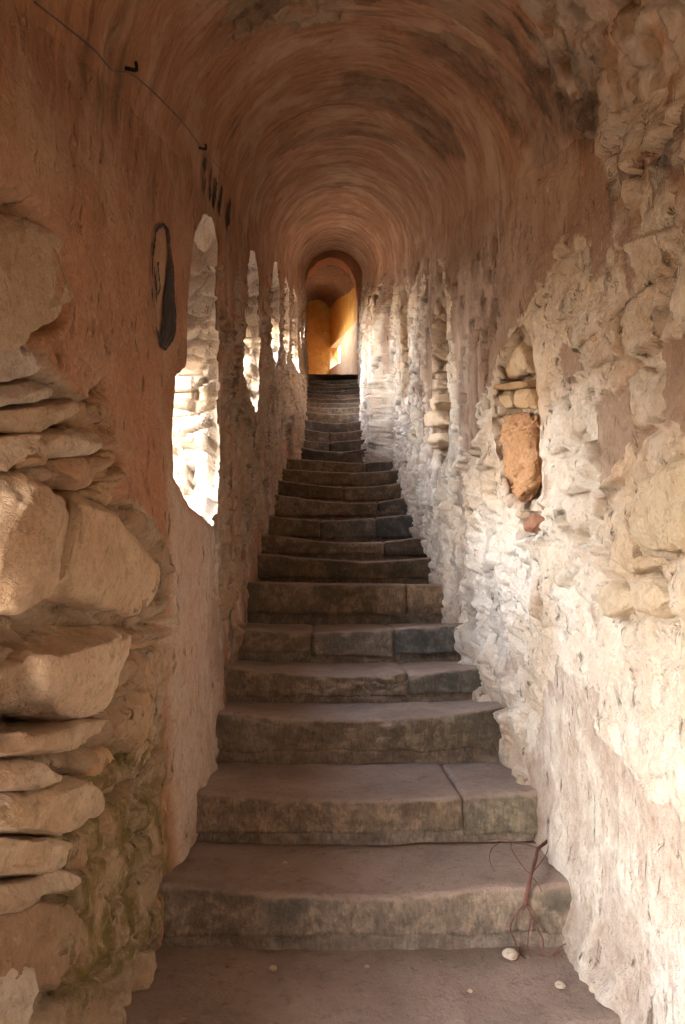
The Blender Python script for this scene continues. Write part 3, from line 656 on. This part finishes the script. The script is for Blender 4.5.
# chamber beyond the arch: ochre end wall, skewed right wall with a bright window, vault
YC0, YC1 = Y1 + .36, 22.6
xr0, xr1 = .74, .04
fc = plane_patch('floor_landing', (-1.3, Y1 - .1, ZL), (2.4, 0, 0), (0, YC1 - Y1 + .3, .2), 40, 60, M_mortar, P=1, stones=0, nrm=(0, 0, 1))
we = plane_patch('wall_end_chamber', (-1.3, YC1, ZL - .3), (1.6, 0, 0), (0, 0, 4.7), 70, 120, M_ochre, P=1, stones=0, lime=0., nrm=(0, -1, 0))
ur = np.array((xr1 - xr0, YC1 + .1 - YC0, 0.)); Lr = np.linalg.norm(ur)
def onr(px, py):                  # pixel on the skewed wall -> (along, up)
    d = ray(px, py); A_ = np.array([[d[0], -ur[0] / Lr], [d[1], -ur[1] / Lr]]); t, u = np.linalg.solve(A_, [xr0, YC0]); return u, d[2] * t - (ZL - .3)
qw = [onr(330.2, 348), onr(340.8, 337.5), onr(341, 362), onr(330.5, 369.3)]
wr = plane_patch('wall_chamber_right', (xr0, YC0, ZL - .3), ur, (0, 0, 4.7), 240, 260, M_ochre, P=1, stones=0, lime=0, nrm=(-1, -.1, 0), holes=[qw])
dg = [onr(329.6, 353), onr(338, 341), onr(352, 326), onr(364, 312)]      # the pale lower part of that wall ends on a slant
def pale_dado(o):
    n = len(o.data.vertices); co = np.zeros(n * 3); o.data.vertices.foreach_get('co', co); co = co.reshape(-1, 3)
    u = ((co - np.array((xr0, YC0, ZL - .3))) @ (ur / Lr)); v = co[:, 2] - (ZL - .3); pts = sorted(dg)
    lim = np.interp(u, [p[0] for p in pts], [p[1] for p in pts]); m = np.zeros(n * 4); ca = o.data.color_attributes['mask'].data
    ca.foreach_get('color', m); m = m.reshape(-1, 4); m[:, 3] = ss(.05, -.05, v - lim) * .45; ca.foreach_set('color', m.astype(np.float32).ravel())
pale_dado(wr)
# reveal of that window
def skew_reveal():
    V = []; Fq = []; nr = np.array((ur[1], -ur[0], 0)) / Lr
    for k in range(6):
        for (u, v) in qw:
            for_ = np.array((xr0, YC0, ZL - .3)) + ur / Lr * u + np.array((0, 0, v)); V.append(for_ + nr * (.05 * k - .02))
    for k in range(5):
        for i in range(4): a = k * 4 + i; b = k * 4 + (i + 1) % 4; Fq.append((a, b, b + 4, a + 4))
    V = np.array(V); n = len(V)
    o = mesh_obj('window_15', V, np.array(Fq), M_ochre, smooth=False, attrs={'mask': np.tile((1., .5, 0, .5), (n, 1)), 'mask2': np.tile((0., 0, 0, 0), (n, 1))}); tag(o, kind='structure')
skew_reveal()
nr_ = np.array((ur[1], -ur[0], 0)) / Lr
wo = plane_patch('wall_daylight_screen', np.array((xr0, YC0, ZL - 2.)) + nr_ * 1.3 - ur * .4, ur * 1.9, (0, 0, 5.2), 60, 60, M_ochre, P=1, stones=0, lime=.5, nrm=-nr_)  # outer wall added to dim and warm the daylight through the window
# left wall of the chamber with a wide opening that lights the ochre wall
wl = plane_patch('wall_chamber_left', (-.72, YC0, ZL - .3), (-.1, YC1 - YC0 + .1, 0), (0, 0, 4.7), 90, 90, M_ochre, P=1, stones=0, lime=0., nrm=(1, 0, 0),
                 holes=[[(1.2, 1.9), (2.2, 1.9), (2.2, 2.5), (2.0, 2.7), (1.4, 2.7), (1.2, 2.5)]])
portal(YC0 + 1.1, YC0 + 2.4, ZL + 1.5, ZL + 2.5, -.9)
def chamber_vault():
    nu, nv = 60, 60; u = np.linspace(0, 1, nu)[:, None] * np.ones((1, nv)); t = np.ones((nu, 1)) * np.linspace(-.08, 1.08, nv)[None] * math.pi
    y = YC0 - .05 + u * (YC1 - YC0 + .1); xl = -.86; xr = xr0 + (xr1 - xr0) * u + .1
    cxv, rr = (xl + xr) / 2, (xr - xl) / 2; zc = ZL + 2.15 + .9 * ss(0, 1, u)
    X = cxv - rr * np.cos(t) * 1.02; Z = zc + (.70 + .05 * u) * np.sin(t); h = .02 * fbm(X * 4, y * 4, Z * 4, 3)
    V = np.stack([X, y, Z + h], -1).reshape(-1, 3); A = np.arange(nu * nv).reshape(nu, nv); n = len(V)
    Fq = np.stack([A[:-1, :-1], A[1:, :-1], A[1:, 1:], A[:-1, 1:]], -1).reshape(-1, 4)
    o = mesh_obj('ceiling_chamber', V, Fq, M_left, attrs={'mask': np.tile((1., .5, 0, 0), (n, 1)), 'mask2': np.tile((.85, .2, 0, 0), (n, 1))}); tag(o, kind='structure')  # first mask2 channel paints the dark soffit shade into the vault colour
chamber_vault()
rf = plane_patch('roof', (-1.4, Y1 - .0, ZL + 4.3), (2.9, 0, 0), (0, YC1 - Y1 + .3, 0), 12, 12, M_left, P=1, stones=0, nrm=(0, 0, 1)); 
rf.name = 'ceiling_roof'

# ------------------------------------------------------------------ the stairs
nose = [888, 795, 713, 670, 627, 583, 557, 538, 516.5, 498, 483, 470, 460, 449, 440, 430.5, 421, 412.5, 407, 402.5, 398, 394, 390, 386.3, 383, 380, 377.6, 375.3]
steps = []
for yy in nose:
    # nosing point on the stair line at this height in the photo
    lo, hi = .5, 30.
    for _ in range(60):
        m_ = (lo + hi) / 2; d = ray(345, yy); z = d[2] / d[1] * m_
        if z > B0 + SLOPE * m_: lo = m_
        else: hi = m_
    steps.append((m_, B0 + SLOPE * m_))
# the slope of view crosses the stair line once
d0 = steps[1][0] - steps[0][0]
steps = [(steps[0][0] - 2 * .44, steps[0][1] - 2 * .185), (steps[0][0] - .46, steps[0][1] - .185)] + steps
steps[0] = (1.05, steps[1][1] - .2)
def block(name, x0, x1, yn, zt, thick, depth, parent, mat, seed, sag=lambda x: 0 * x, rough=.010, col=(1, 1, 1), round_=.022, curve=0., wl=0., wr=0., label=None):
    """one step stone: a closed bar with a rounded, worn nosing and a rough face"""
    nx_ = max(10, int((x1 - x0) / (.012 if yn < 4 else .02 if yn < 8 else .035)))
    xs = np.linspace(x0, x1, nx_); prof = []
    nf = max(6, int(thick / (.012 if yn < 5 else .025)))
    for v in np.linspace(0, 1, nf): prof.append((0., -thick + v * (thick - round_), 1))
    for a in np.linspace(0, math.pi / 2, 6)[1:]: prof.append((round_ - round_ * math.cos(a), -round_ + round_ * math.sin(a), 1))
    for v in np.linspace(0, 1, 16)[1:] ** 1.2: prof.append((round_ + v * (depth - round_), 0., 2))
    prof.append((depth, -thick, 3))
    pr = np.array(prof); n = len(pr)
    X = xs[:, None] + 0 * pr[None, :, 0]; Yp = yn + pr[None, :, 0] + 0 * X; Zp = zt + pr[None, :, 1] + 0 * X
    fr_ = (pr[:, 2] == 1)[None]; tp = (pr[:, 2] == 2)[None]
    e = np.minimum(X - x0, x1 - X); er = np.clip(1 - e / .02, 0, 1) ** 2
    nfz = fbm(X * 9 + seed, Yp * 3, Zp * 14, 4); nf2 = fbm(X * 32 + seed, Yp * 30, Zp * 40, 3); lo_ = fbm(X * 3 + seed, 1.7 + 0 * X, 2 + 0 * X, 2)
    Yp = Yp + fr_ * (rough * nfz * 1.4 + rough * .35 * nf2 + .012 * er + .012 * lo_) + curve
    w = sag(X) * np.clip(1.0 - pr[None, :, 0] / .6, .3, 1) + .006 * lo_
    Zp = Zp + (pr[None, :, 2] == 1) * (1 + pr[None, :, 1] / thick <= .35) * .018 * fbm(X * 5 + seed * 2, 0 * X, 4 + 0 * X, 4) * (1 - (1 + pr[None, :, 1] / thick) / .35)
    chip = np.clip(fbm(X * 7 + seed * 3, 0 * X, 0 * X + 3, 3) - .25, 0, 1) * .05
    top_w = (pr[None, :, 1] > -.06) * (1.)
    Zp = Zp + np.where(pr[None, :, 2] == 3, 0, 1) * ((1 + pr[None, :, 1] / thick) * w) + tp * .005 * nfz - er * .012 * (pr[None, :, 1] > -round_ * 1.1)
    edge_ = ((pr[None, :, 1] > -round_ * 1.3) & fr_); Yp = Yp + edge_ * chip; Zp = Zp - edge_ * chip * .5
    V = np.stack([X, Yp, Zp], -1).reshape(-1, 3).tolist(); Fc = []
    for i in range(nx_ - 1):
        for j in range(n):
            a, b = i * n + j, i * n + (j + 1) % n; Fc.append((a, a + n, b + n, b))
    Fc.append(tuple(range(n))); Fc.append(tuple((nx_ - 1) * n + j for j in reversed(range(n))))
    o = mesh_obj(name, V, Fc, mat, parent); o.color = (col[0], col[1], col[2], 1)
    if label: o['label'] = label
    return o
stairs = empty('staircase', (CX, steps[1][0], steps[1][1] - .2))
tag(stairs, 'long steep flight of worn uneven stone steps climbing the vaulted passage to the arch', 'staircase')
stairs_loc = Vector(stairs.location)
G, B_, T_ = (.62, .72, .80), (1.0, .92, .80), (1.35, 1.15, .95)   # blue grey, brown, pale tan stones
joints = {2: [(.0,), ()], }
layout = {   # step number: joints (fraction of the width) and the stone colours
 2: ([], [(1.08, 1.0, .94)]), 3: ([.775], [(1.1, .98, .86), (.92, .92, .84)]),
 4: ([], [(.92, .86, .76)]), 5: ([.70], [(.98, .88, .74), (.66, .70, .68)]), 6: ([.34, .68], [(1.05, .92, .76), (1.05, 1.02, 1.0), (.58, .68, .76)]),
 7: ([.78], [(1.15, 1.0, .82), (1.3, 1.12, .95)]), 8: ([], [(.85, .74, .58)]), 9: ([.72], [(1.15, .98, .80), (.55, .50, .46)]),
 10: ([.36, .70], [(1.0, .85, .66), (1.0, .98, .94), (.58, .66, .72)]), 11: ([.74], [(1.1, .98, .84), (.55, .60, .66)]), 12: ([.52], [(.72, .60, .45), (1.05, .95, .80)]),
 13: ([], [(.85, .70, .52)]), 14: ([.72], [(.9, .78, .60), (.42, .38, .36)])}
rs = random.Random(5)
for i, (yn, zt) in enumerate(steps):
    nxt_ = steps[i + 1] if i + 1 < len(steps) else (yn + .35, zt)
    prev = steps[i - 1][1] if i else zt - .2
    rise = zt - prev; tread = nxt_[0] - yn
    nrw = float(narrow(np.array(yn), np.array(0.)))
    xl, xr = -AL + .19 * nrw - .03, AR - .27 * nrw + .03; W_ = xr - xl
    a1, a2, ph = rs.uniform(.016, .042), rs.uniform(-.018, .018), rs.uniform(0, 6)
    if i == 2: a1 = .030
    def sag(x, a1=a1, a2=a2, ph=ph, xl=xl, W_=W_):
        u = (x - xl) / W_; return -a1 * np.sin(np.clip(u, 0, 1) * math.pi) * 1.5 + a2 * np.sin(u * 5 + ph) + a1 * .75
    # the step itself: the dusty bed of mortar and rubble that carries its stones
    bed = block('stone_step', xl - .03, xr + .03, yn + .018, zt - .014 if i > 1 else zt - .0, rise + .10, tread + .10, None, M_mortar, i * 3.7, sag, rough=.014, round_=.03)
    bed.location = -stairs_loc; bed.parent = stairs
    if i in (0, 1): continue
    js, cols = layout.get(i, ([rs.uniform(.3, .7)][:rs.choice((0, 1))], None))
    xs_ = [xl] + [xl + W_ * j for j in js] + [xr]
    for k in range(len(xs_) - 1):
        c = cols[k] if cols else [(.9, .78, .62), (1.1, .98, .85), (.62, .62, .62), (.75, .66, .55)][rs.randrange(4)]
        block('step_block', xs_[k] + .0015, xs_[k + 1] - .0015, yn + rs.uniform(-.006, .006), zt + rs.uniform(-.003, .003), rise * rs.uniform(.72, .86), tread + .03, bed, M_step, i * 11.3 + k * 3.1, sag, rough=.011, col=c)

# ------------------------------------------------------------------ stones
def stone(name, poly3, out, thick, mat, label, cat='stone', group=None, seed=0, col=(1, 1, 1), parent=None, rough=1., sub=5, facets=9, flat=.4, back=.35, pits=False):
    """poly3: outline points in space; out: unit vector toward the room; a closed faceted block"""
    P = np.array(poly3); c = P.mean(0); out = np.array(out, float); out /= np.linalg.norm(out)
    up = np.array((0, 0, 1.)); up -= out * up.dot(out); up /= np.linalg.norm(up); si = np.cross(up, out)
    Q = np.stack([(P - c) @ si, (P - c) @ up], 1)
    import bmesh
    bm = bmesh.new(); bmesh.ops.create_icosphere(bm, subdivisions=sub, radius=1); S = np.array([v.co[:] for v in bm.verts]); Fc = np.array([[v.index for v in f.verts] for f in bm.faces]); bm.free()
    sw = np.ptp(Q[:, 1]) > np.ptp(Q[:, 0]) * 1.3
    if sw: Q = Q[:, ::-1]
    q0, q1 = Q[:, 0].min(), Q[:, 0].max(); m_ = (q0 + q1) / 2; hx = (q1 - q0) / 2
    X = m_ + hx * np.sign(S[:, 0]) * np.abs(S[:, 0]) ** .85; r = np.sqrt(np.clip(1 - S[:, 0] ** 2, 0, 1)); ph = np.arctan2(S[:, 2], S[:, 1])
    gx = np.linspace(q0 + 1e-5, q1 - 1e-5, 80); lo_, hi_ = np.full(80, 9e9), np.full(80, -9e9); n = len(Q)
    for i in range(n):
        a, b = Q[i], Q[(i + 1) % n]
        if abs(b[0] - a[0]) < 1e-9: continue
        t = (gx - a[0]) / (b[0] - a[0]); ok = (t >= 0) & (t <= 1); yv = a[1] + t * (b[1] - a[1])
        lo_ = np.where(ok, np.minimum(lo_, yv), lo_); hi_ = np.where(ok, np.maximum(hi_, yv), hi_)
    mid, hlf = np.interp(X, gx, (lo_ + hi_) / 2), np.interp(X, gx, (hi_ - lo_) / 2)
    Y = mid + hlf * np.sign(np.cos(ph)) * np.abs(np.cos(ph)) ** .5 * r ** .3
    Z = np.sign(np.sin(ph)) * np.abs(np.sin(ph)) ** .6 * r ** .5
    if sw: X, Y, Q = Y, X, Q[:, ::-1]
    sx, sy = abs(Q[:, 0]).max(), abs(Q[:, 1]).max(); rs_ = np.random.RandomState(seed + 1)
    N3 = np.stack([X / sx, Y / sy, Z * np.where(S[:, 2] < 0, back, 1)], 1)
    for _ in range(facets):           # chisel flat faces
        nv = rs_.normal(size=3); nv[2] = abs(nv[2]) * .8 + .15; nv /= np.linalg.norm(nv)
        sup = N3 @ nv; lim = sup.max() * rs_.uniform(.80, .95); N3 -= np.clip(sup - lim, 0, None)[:, None] * nv
    mn = min(sx, sy, thick * 1.5)
    V = c + (N3[:, :1] * sx) * si + (N3[:, 1:2] * sy) * up + (N3[:, 2:] * thick) * out
    dr = N3[:, :1] * si / sx + N3[:, 1:2] * up / sy + N3[:, 2:] * out / thick; dr /= np.linalg.norm(dr, axis=1)[:, None]
    f_ = .9 / max(mn, .02)
    nn = mn * (.15 * fbm(V[:, 0] * f_ + seed, V[:, 1] * f_, V[:, 2] * f_, 5, .55) + .07 * (.4 - np.abs(fbm(V[:, 0] * f_ * 1.5, V[:, 1] * f_ * 1.5 + seed, V[:, 2] * f_ * 1.5, 4)))) + .004 * fbm(V[:, 0] * 34, V[:, 1] * 34 + seed, V[:, 2] * 34, 3)
    fu, fv = N3[:, 0] * sx / (mn * .9), N3[:, 1] * sy / (mn * .8)
    fb, fid, fx, fy = voro(fu + .3 * perlin(fu, fv, seed) + seed * .37, fv + .3 * perlin(fv, fu, seed + 5), 41)
    nn = nn + mn * (.28 * (hash2((fid * 997).astype(int), 3) - .5) * fx + .28 * (hash2((fid * 997).astype(int), 9) - .5) * fy) * ss(0, .12, fb) * np.clip(N3[:, 2] * 3, 0, 1)
    if pits: nn = nn - .022 * ss(.05, .30, fbm(V[:, 0] * 26, V[:, 1] * 20, V[:, 2] * 26, 3)) - .012 * ss(.1, .3, fbm(V[:, 0] * 60, V[:, 1] * 50, V[:, 2] * 60 + 7, 2))
    V = V + dr * (nn * rough)[:, None]
    o = mesh_obj(name, V, Fc, mat, parent, origin=c if parent is None else None)
    o.color = (*col, 1)
    if label: tag(o, label, cat, group)
    return o
for i, (px, th_, lab, col, mt) in enumerate(LS):
    X = -AL - .07; th_ *= .72; poly = [(X, *onx(a, b, X)) for a, b in px]
    poly = [(p[0], max(p[1], 1.29 if i > 5 else 1.1), p[2]) for p in poly]
    stone('rubble_stone', poly, (1, 0, 0), th_, mt, lab, 'stone', GL, seed=i * 7, col=col, rough=1. if i not in (12,) else .6, facets=9, back=1.3 if 11 <= i <= 21 else .5)
for i, (px, th_, lab, col, mt) in enumerate(RS):
    X = AR + (.045 if i == 11 else .028); th_ *= .8; poly = [(X, *onx(a, b, X)) for a, b in px]
    stone('wall_stone', poly, (-1, 0, 0), th_, mt, lab, 'stone', GR, seed=200 + i * 5, col=col, facets=6, flat=.7)
# masonry closing the first blocked window
IN = [
 ([(521,322),(529,338),(534,372),(520,378),(495,380),(505,355)], .05, M_rockw, 'pointed cream stone filling the top of the blocked window', (1.05,.95,.78), 'stone'),
 ([(493,381),(515,384),(534,379),(534,388),(512,390),(493,388)], .075, M_rock, 'thin brown slab lying under the pointed stone of the blocked window', (.8,.62,.42), 'stone'),
 ([(494,391),(517,391),(520,404),(517,408),(496,409)], .055, M_rockw, 'small rectangular cream block in the blocked window', (1.0,.86,.66), 'stone'),
 ([(521,390),(535,388),(538,408),(522,409)], .05, M_rockw, 'squat tan block right of the small rectangular one in the blocked window', (.95,.78,.58), 'stone'),
 ([(499,421),(518,412),(538,410),(541,450),(540,490),(528,503),(508,500),(502,480)], .06, M_porous, 'rough porous orange block filling the lower half of the blocked window', (1.15,1.1,1.0), 'stone'),
]
for i, (px, th_, mt, lab, col, cat) in enumerate(IN):
    X = AR + .085; poly = [(X, *onx(a, b, X)) for a, b in px]
    o = stone('infill_stone', poly, (-1, 0, 0), th_, mt, lab, cat, 'stones closing the nearest right-hand window', seed=400 + i, col=col, facets=4, rough=1. if i == 4 else .6, pits=i == 4, sub=6 if i == 4 else 5)
PXN = [([(440,398),(446,394),(450,402),(446,410),(440,408)], 'upper knobbly pale stone in the second blocked window'), ([(436,412),(445,411),(448,424),(440,430),(434,424)], 'tan stone between two others in the second blocked window'),
       ([(438,435),(449,433),(451,446),(440,449)], 'lowest squared cream stone in the second blocked window')]
for i, (px, lab) in enumerate(PXN):
    X = AR + .06; poly = [(X, *onx(a, b, X)) for a, b in px]
    stone('infill_stone', poly, (-1, 0, 0), .10, M_rockw, lab, 'stone', 'stones in the second right-hand window', seed=450 + i, col=(1.0, .90, .78), facets=5, sub=4)

# ------------------------------------------------------------------ dry root hanging over the lowest riser
def tube(name, pts, rad, mat, parent=None, sides=7, taper=.5, sub=5, seed=0, origin=None):
    P = [np.array(p, float) for p in pts]; Q = []
    for i in range(len(P) - 1):
        p0, p1, p2, p3 = P[max(i - 1, 0)], P[i], P[i + 1], P[min(i + 2, len(P) - 1)]
        for k in range(sub):
            t = k / sub; Q.append(.5 * ((2 * p1) + (p2 - p0) * t + (2 * p0 - 5 * p1 + 4 * p2 - p3) * t * t + (3 * p1 - p0 - 3 * p2 + p3) * t ** 3))
    Q.append(P[-1]); Q = np.array(Q); n = len(Q); V = []; r0 = random.Random(seed)
    for i in range(n):
        d = Q[min(i + 1, n - 1)] - Q[max(i - 1, 0)]; d /= np.linalg.norm(d) + 1e-9
        a = np.cross(d, (0.3, .9, .2)); a /= np.linalg.norm(a) + 1e-9; b = np.cross(d, a); r = rad * (1 - (1 - taper) * i / (n - 1)) * r0.uniform(.85, 1.15)
        for k in range(sides): t = 2 * math.pi * k / sides; V.append(Q[i] + r * (math.cos(t) * a + math.sin(t) * b))
    Fc = [(i * sides + k, i * sides + (k + 1) % sides, (i + 1) * sides + (k + 1) % sides, (i + 1) * sides + k) for i in range(n - 1) for k in range(sides)]
    Fc.append(tuple(reversed(range(sides)))); Fc.append(tuple((n - 1) * sides + k for k in range(sides)))
    return mesh_obj(name, np.array(V), Fc, mat, parent, origin=origin)
yn1 = steps[2][0]
root = empty('dry_root', aty(524, 905, yn1 - .03)); tag(root, 'dead reddish-brown branching root hanging over the lowest riser at its right end', 'root')
rl = Vector(root.location)
def rpts(L): return [aty(a, b, yn1 + dy) for a, b, dy in L]
def rt(name, L, r, lab=None, tp=.6, sd=0):
    o = tube(name, rpts(L), r, M_root, root, taper=tp, seed=sd, origin=(0, 0, 0)); o.location = -rl; return o
rt('main_stem', [(550,838,.30),(545,843,.27),(538,849,.20),(536,858,.10),(533,868,.03),(531,876,-.02),(528,888,-.035),(526,898,-.035),(525,906,-.035)], .0062, tp=.8)
R2 = [[(525,903,-.03),(518,912,-.035),(511,924,-.035),(512,934,-.035),(517,946,-.035),(521,955,-.05)],
      [(527,904,-.03),(532,917,-.04),(538,930,-.04),(543,940,-.045),(542,952,-.05),(539,964,-.06),(532,968,-.08)],
      [(538,848,.18),(528,845,.22),(516,843,.25),(503,839,.27),(488,840,.28)],
      [(531,874,-.01),(524,868,.03),(516,857,.12),(511,847,.2),(512,840,.26)],
      [(533,872,.0),(541,862,.1),(547,852,.2),(549,842,.28)],
      [(532,914,-.035),(529,930,-.04),(528,948,-.05),(533,962,-.06),(536,972,-.09),(548,981,-.11),(554,976,-.10),(556,964,-.08),(553,955,-.06)],
      [(560,952,-.05),(545,960,-.06),(535,965,-.08),(529,975,-.1),(525,985,-.12),(535,990,-.14),(556,995,-.15)],
      [(553,955,-.05),(565,944,-.04),(576,946,-.05),(582,955,-.06),(586,962,-.07)],
      [(521,955,-.06),(530,962,-.07),(541,966,-.08),(557,962,-.07),(562,955,-.05)],
      [(533,878,-.02),(538,884,-.035),(542,892,-.035)],
      [(500,842,.27),(491,850,.22),(490,862,.12),(495,872,.05)]]
for k, L in enumerate(R2): rt('rootlet', L, .0032 if k in (0, 1) else .0019, sd=k)

# ------------------------------------------------------------------ pebbles on the treads
def tread_point(px, py, k):
    z = steps[k][1] + .012; d = ray(px, py); t = z / d[2]; return (d[0] * t, d[1] * t, z)
PB = [((510, 955), 1, .020, 'white angular pebble at the foot of the dry root', (1.1, 1.1, 1.1)), ((273, 968), 1, .010, 'pale pebble at the left of the lowest tread', (.8, .7, .6)),
      ((367, 966), 1, .007, 'tiny grey pebble near the middle of the lowest tread', (.7, .65, .6)), ((228, 965), 1, .007, 'tiny dark pebble left of the pale pebble on the lowest tread', (.4, .33, .28)),
      ((560, 985), 1, .012, 'crumb of grey mortar right of the dry root', (.9, .9, .9)), ((596, 990), 1, .016, 'pale mortar lump by the foot of the right wall', (1, .98, .94)),
      ((470, 990), 1, .006, 'tiny tan pebble right of centre on the lowest tread', (.8, .7, .6)), ((285, 862), 2, .006, 'tiny stone crumb on the second tread', (.8, .7, .6))]
for i, (p, k, r, lab, col) in enumerate(PB):
    c = np.array(tread_point(*p, k)); c[2] += r * .3 - .004
    a = np.linspace(0, 2 * math.pi, 8)[:-1]; poly = [(c[0] + r * 1.3 * math.cos(t), c[1], c[2] + r * .7 * math.sin(t)) for t in a]
    stone('pebble', poly, (0, -1, 0), r, M_rock, lab, 'pebble', 'pebbles on the steps', seed=600 + i, col=col, sub=3, back=1., rough=.25, facets=5)

# ------------------------------------------------------------------ marks on the plaster, wire and pegs
def decal(name, polys, parent=None, off=.007, res=.006):
    """paint lying on the plaster, cut to outlines given in (y, s)"""
    Vs, Fs, n0 = [], [], 0
    for P_ in polys:
        P_ = np.array(P_); y0, y1, s0, s1 = P_[:, 0].min(), P_[:, 0].max(), P_[:, 1].min(), P_[:, 1].max()
        ny, ns = max(3, int((y1 - y0) / res)), max(3, int((s1 - s0) / res)); yy, sg = np.meshgrid(np.linspace(y0, y1, ny), np.linspace(s0, s1, ns), indexing='ij')
        V, _, _ = surf(yy, sg, off); c = inpoly((yy[:-1, :-1] + yy[1:, 1:]) / 2, (sg[:-1, :-1] + sg[1:, 1:]) / 2, [tuple(p) for p in P_])
        V2, _, _ = surf(yy, sg, off - .0025)
        i, j = np.nonzero(c); a = i * ns + j; Fs.append(n0 + np.stack([a, a + ns, a + ns + 1, a + 1], 1)); Vs.append(V.reshape(-1, 3)); n0 += ny * ns
    V = np.concatenate(Vs); Fq = np.concatenate(Fs); used = np.unique(Fq); mp = np.full(len(V), -1); mp[used] = np.arange(len(used))
    return mesh_obj(name, V[used], mp[Fq], M_paint, parent)
cyl = [tube_hit(150.5, 287), tube_hit(177, 287), tube_hit(164, 224), tube_hit(164, 349)]
cy0, cy1 = cyl[0][0], cyl[1][0]; sc0 = (onx(164, 287, -AL)); 
def SP(y, z): return (y, z - zb(y) + HB)
zc0 = onx(164, 286, -AL)[1]; yc0 = (cy0 + cy1) / 2; ra = (cy1 - cy0) / 2; rz = (onx(164, 224, -AL)[1] - onx(164, 349, -AL)[1]) / 2
def ell(f, a0, a1, n=40): return [SP(yc0 + ra * f * math.cos(t), zc0 + rz * f * math.sin(t)) for t in np.linspace(a0, a1, n)]
roundel = empty('painted_roundel', (-AL, yc0, zc0)); tag(roundel, 'black painted roundel with a small sign inside, on the left plaster before the windows', 'graffiti')
ql = Vector(roundel.location)
PI = math.pi
ringp = ell(1, 0, 2 * PI, 60) + ell(.93, 2 * PI, 0, 60)
cres = ell(.93, -PI * .62, PI * .55, 50) + [SP(yc0 + ra * (.10 + .10 * math.sin(t)), zc0 + rz * .80 * math.sin(t)) for t in np.linspace(PI * .45, -PI * .5, 30)]
def stroke(pts, w):
    out = []; n = len(pts)
    L = []; Rr = []
    for i in range(n):
        a, b = pts[max(i - 1, 0)], pts[min(i + 1, n - 1)]; dx, dy = b[0] - a[0], b[1] - a[1]; l = math.hypot(dx, dy) + 1e-9
        L.append((pts[i][0] - dy / l * w, pts[i][1] + dx / l * w)); Rr.append((pts[i][0] + dy / l * w, pts[i][1] - dx / l * w))
    return L + Rr[::-1]
sign = [onx(a, b, -AL) for a, b in [(154, 268), (155.5, 285), (158, 302), (159.5, 285), (158, 262)]]
for nm, ps in (('outer_ring', [ringp]), ('crescent', [cres]), ('inner_sign', [[SP(*p) for p in stroke(sign, .010)]])):
    o = decal(nm, ps, roundel); o.location = -ql
tally = empty('charcoal_tally', (-AL, onx(212, 200, -AL)[0], onx(212, 200, -AL)[1])); tag(tally, 'row of black charcoal strokes on the plaster above the first left window', 'graffiti')
ql = Vector(tally.location)
for (a, b, c, d, w) in [(206,158,202,194,.02),(211,168,208,200,.022),(216,180,213,208,.03),(222,186,219,214,.03),(230,202,227,228,.034)]:
    p0, p1 = tube_hit(a, b), tube_hit(c, d)
    pts = [(p0[0] + (p1[0] - p0[0]) * t, p0[1] + (p1[1] - p0[1]) * t) for t in np.linspace(0, 1, 8)]
    pl2 = stroke(pts, w); o = decal('charcoal_stroke', [pl2], tally); o.location = -ql
def surfpt(px, py, off):
    y, s = tube_hit(px, py); V, _, _ = surf(np.array([y]), np.array([s]), off); return V[0]
wp = [surfpt(a, b, .012) for a, b in [(36, 2), (60, 25), (85, 50), (105, 70), (123, 72), (140, 84), (155, 98), (178, 122), (200, 147), (214, 162), (228, 178)]]
o = tube('thin_wire', wp, .0016, M_wire, taper=1., sides=6, origin=wp[4]); tag(o, 'thin dark wire running along the upper left vault between two pegs', 'wire')
for (px, lab) in (((123, 68), 'short rusty iron peg stuck in the upper left vault, nearest the viewer'), ((200, 148), 'black hooked iron peg above the first left window')):
    y, s = tube_hit(*px); A_ = surf(np.array([y]), np.array([s]), -.02)[0][0]; B2 = surf(np.array([y]), np.array([s]), .028)[0][0]
    r_ = .006
    o = tube('iron_peg', [A_, (A_ + B2) / 2, B2, B2 + np.array((0, -.006, .018))], r_, M_iron, taper=.7, sides=8, origin=A_); tag(o, lab, 'peg', 'iron pegs in the vault')
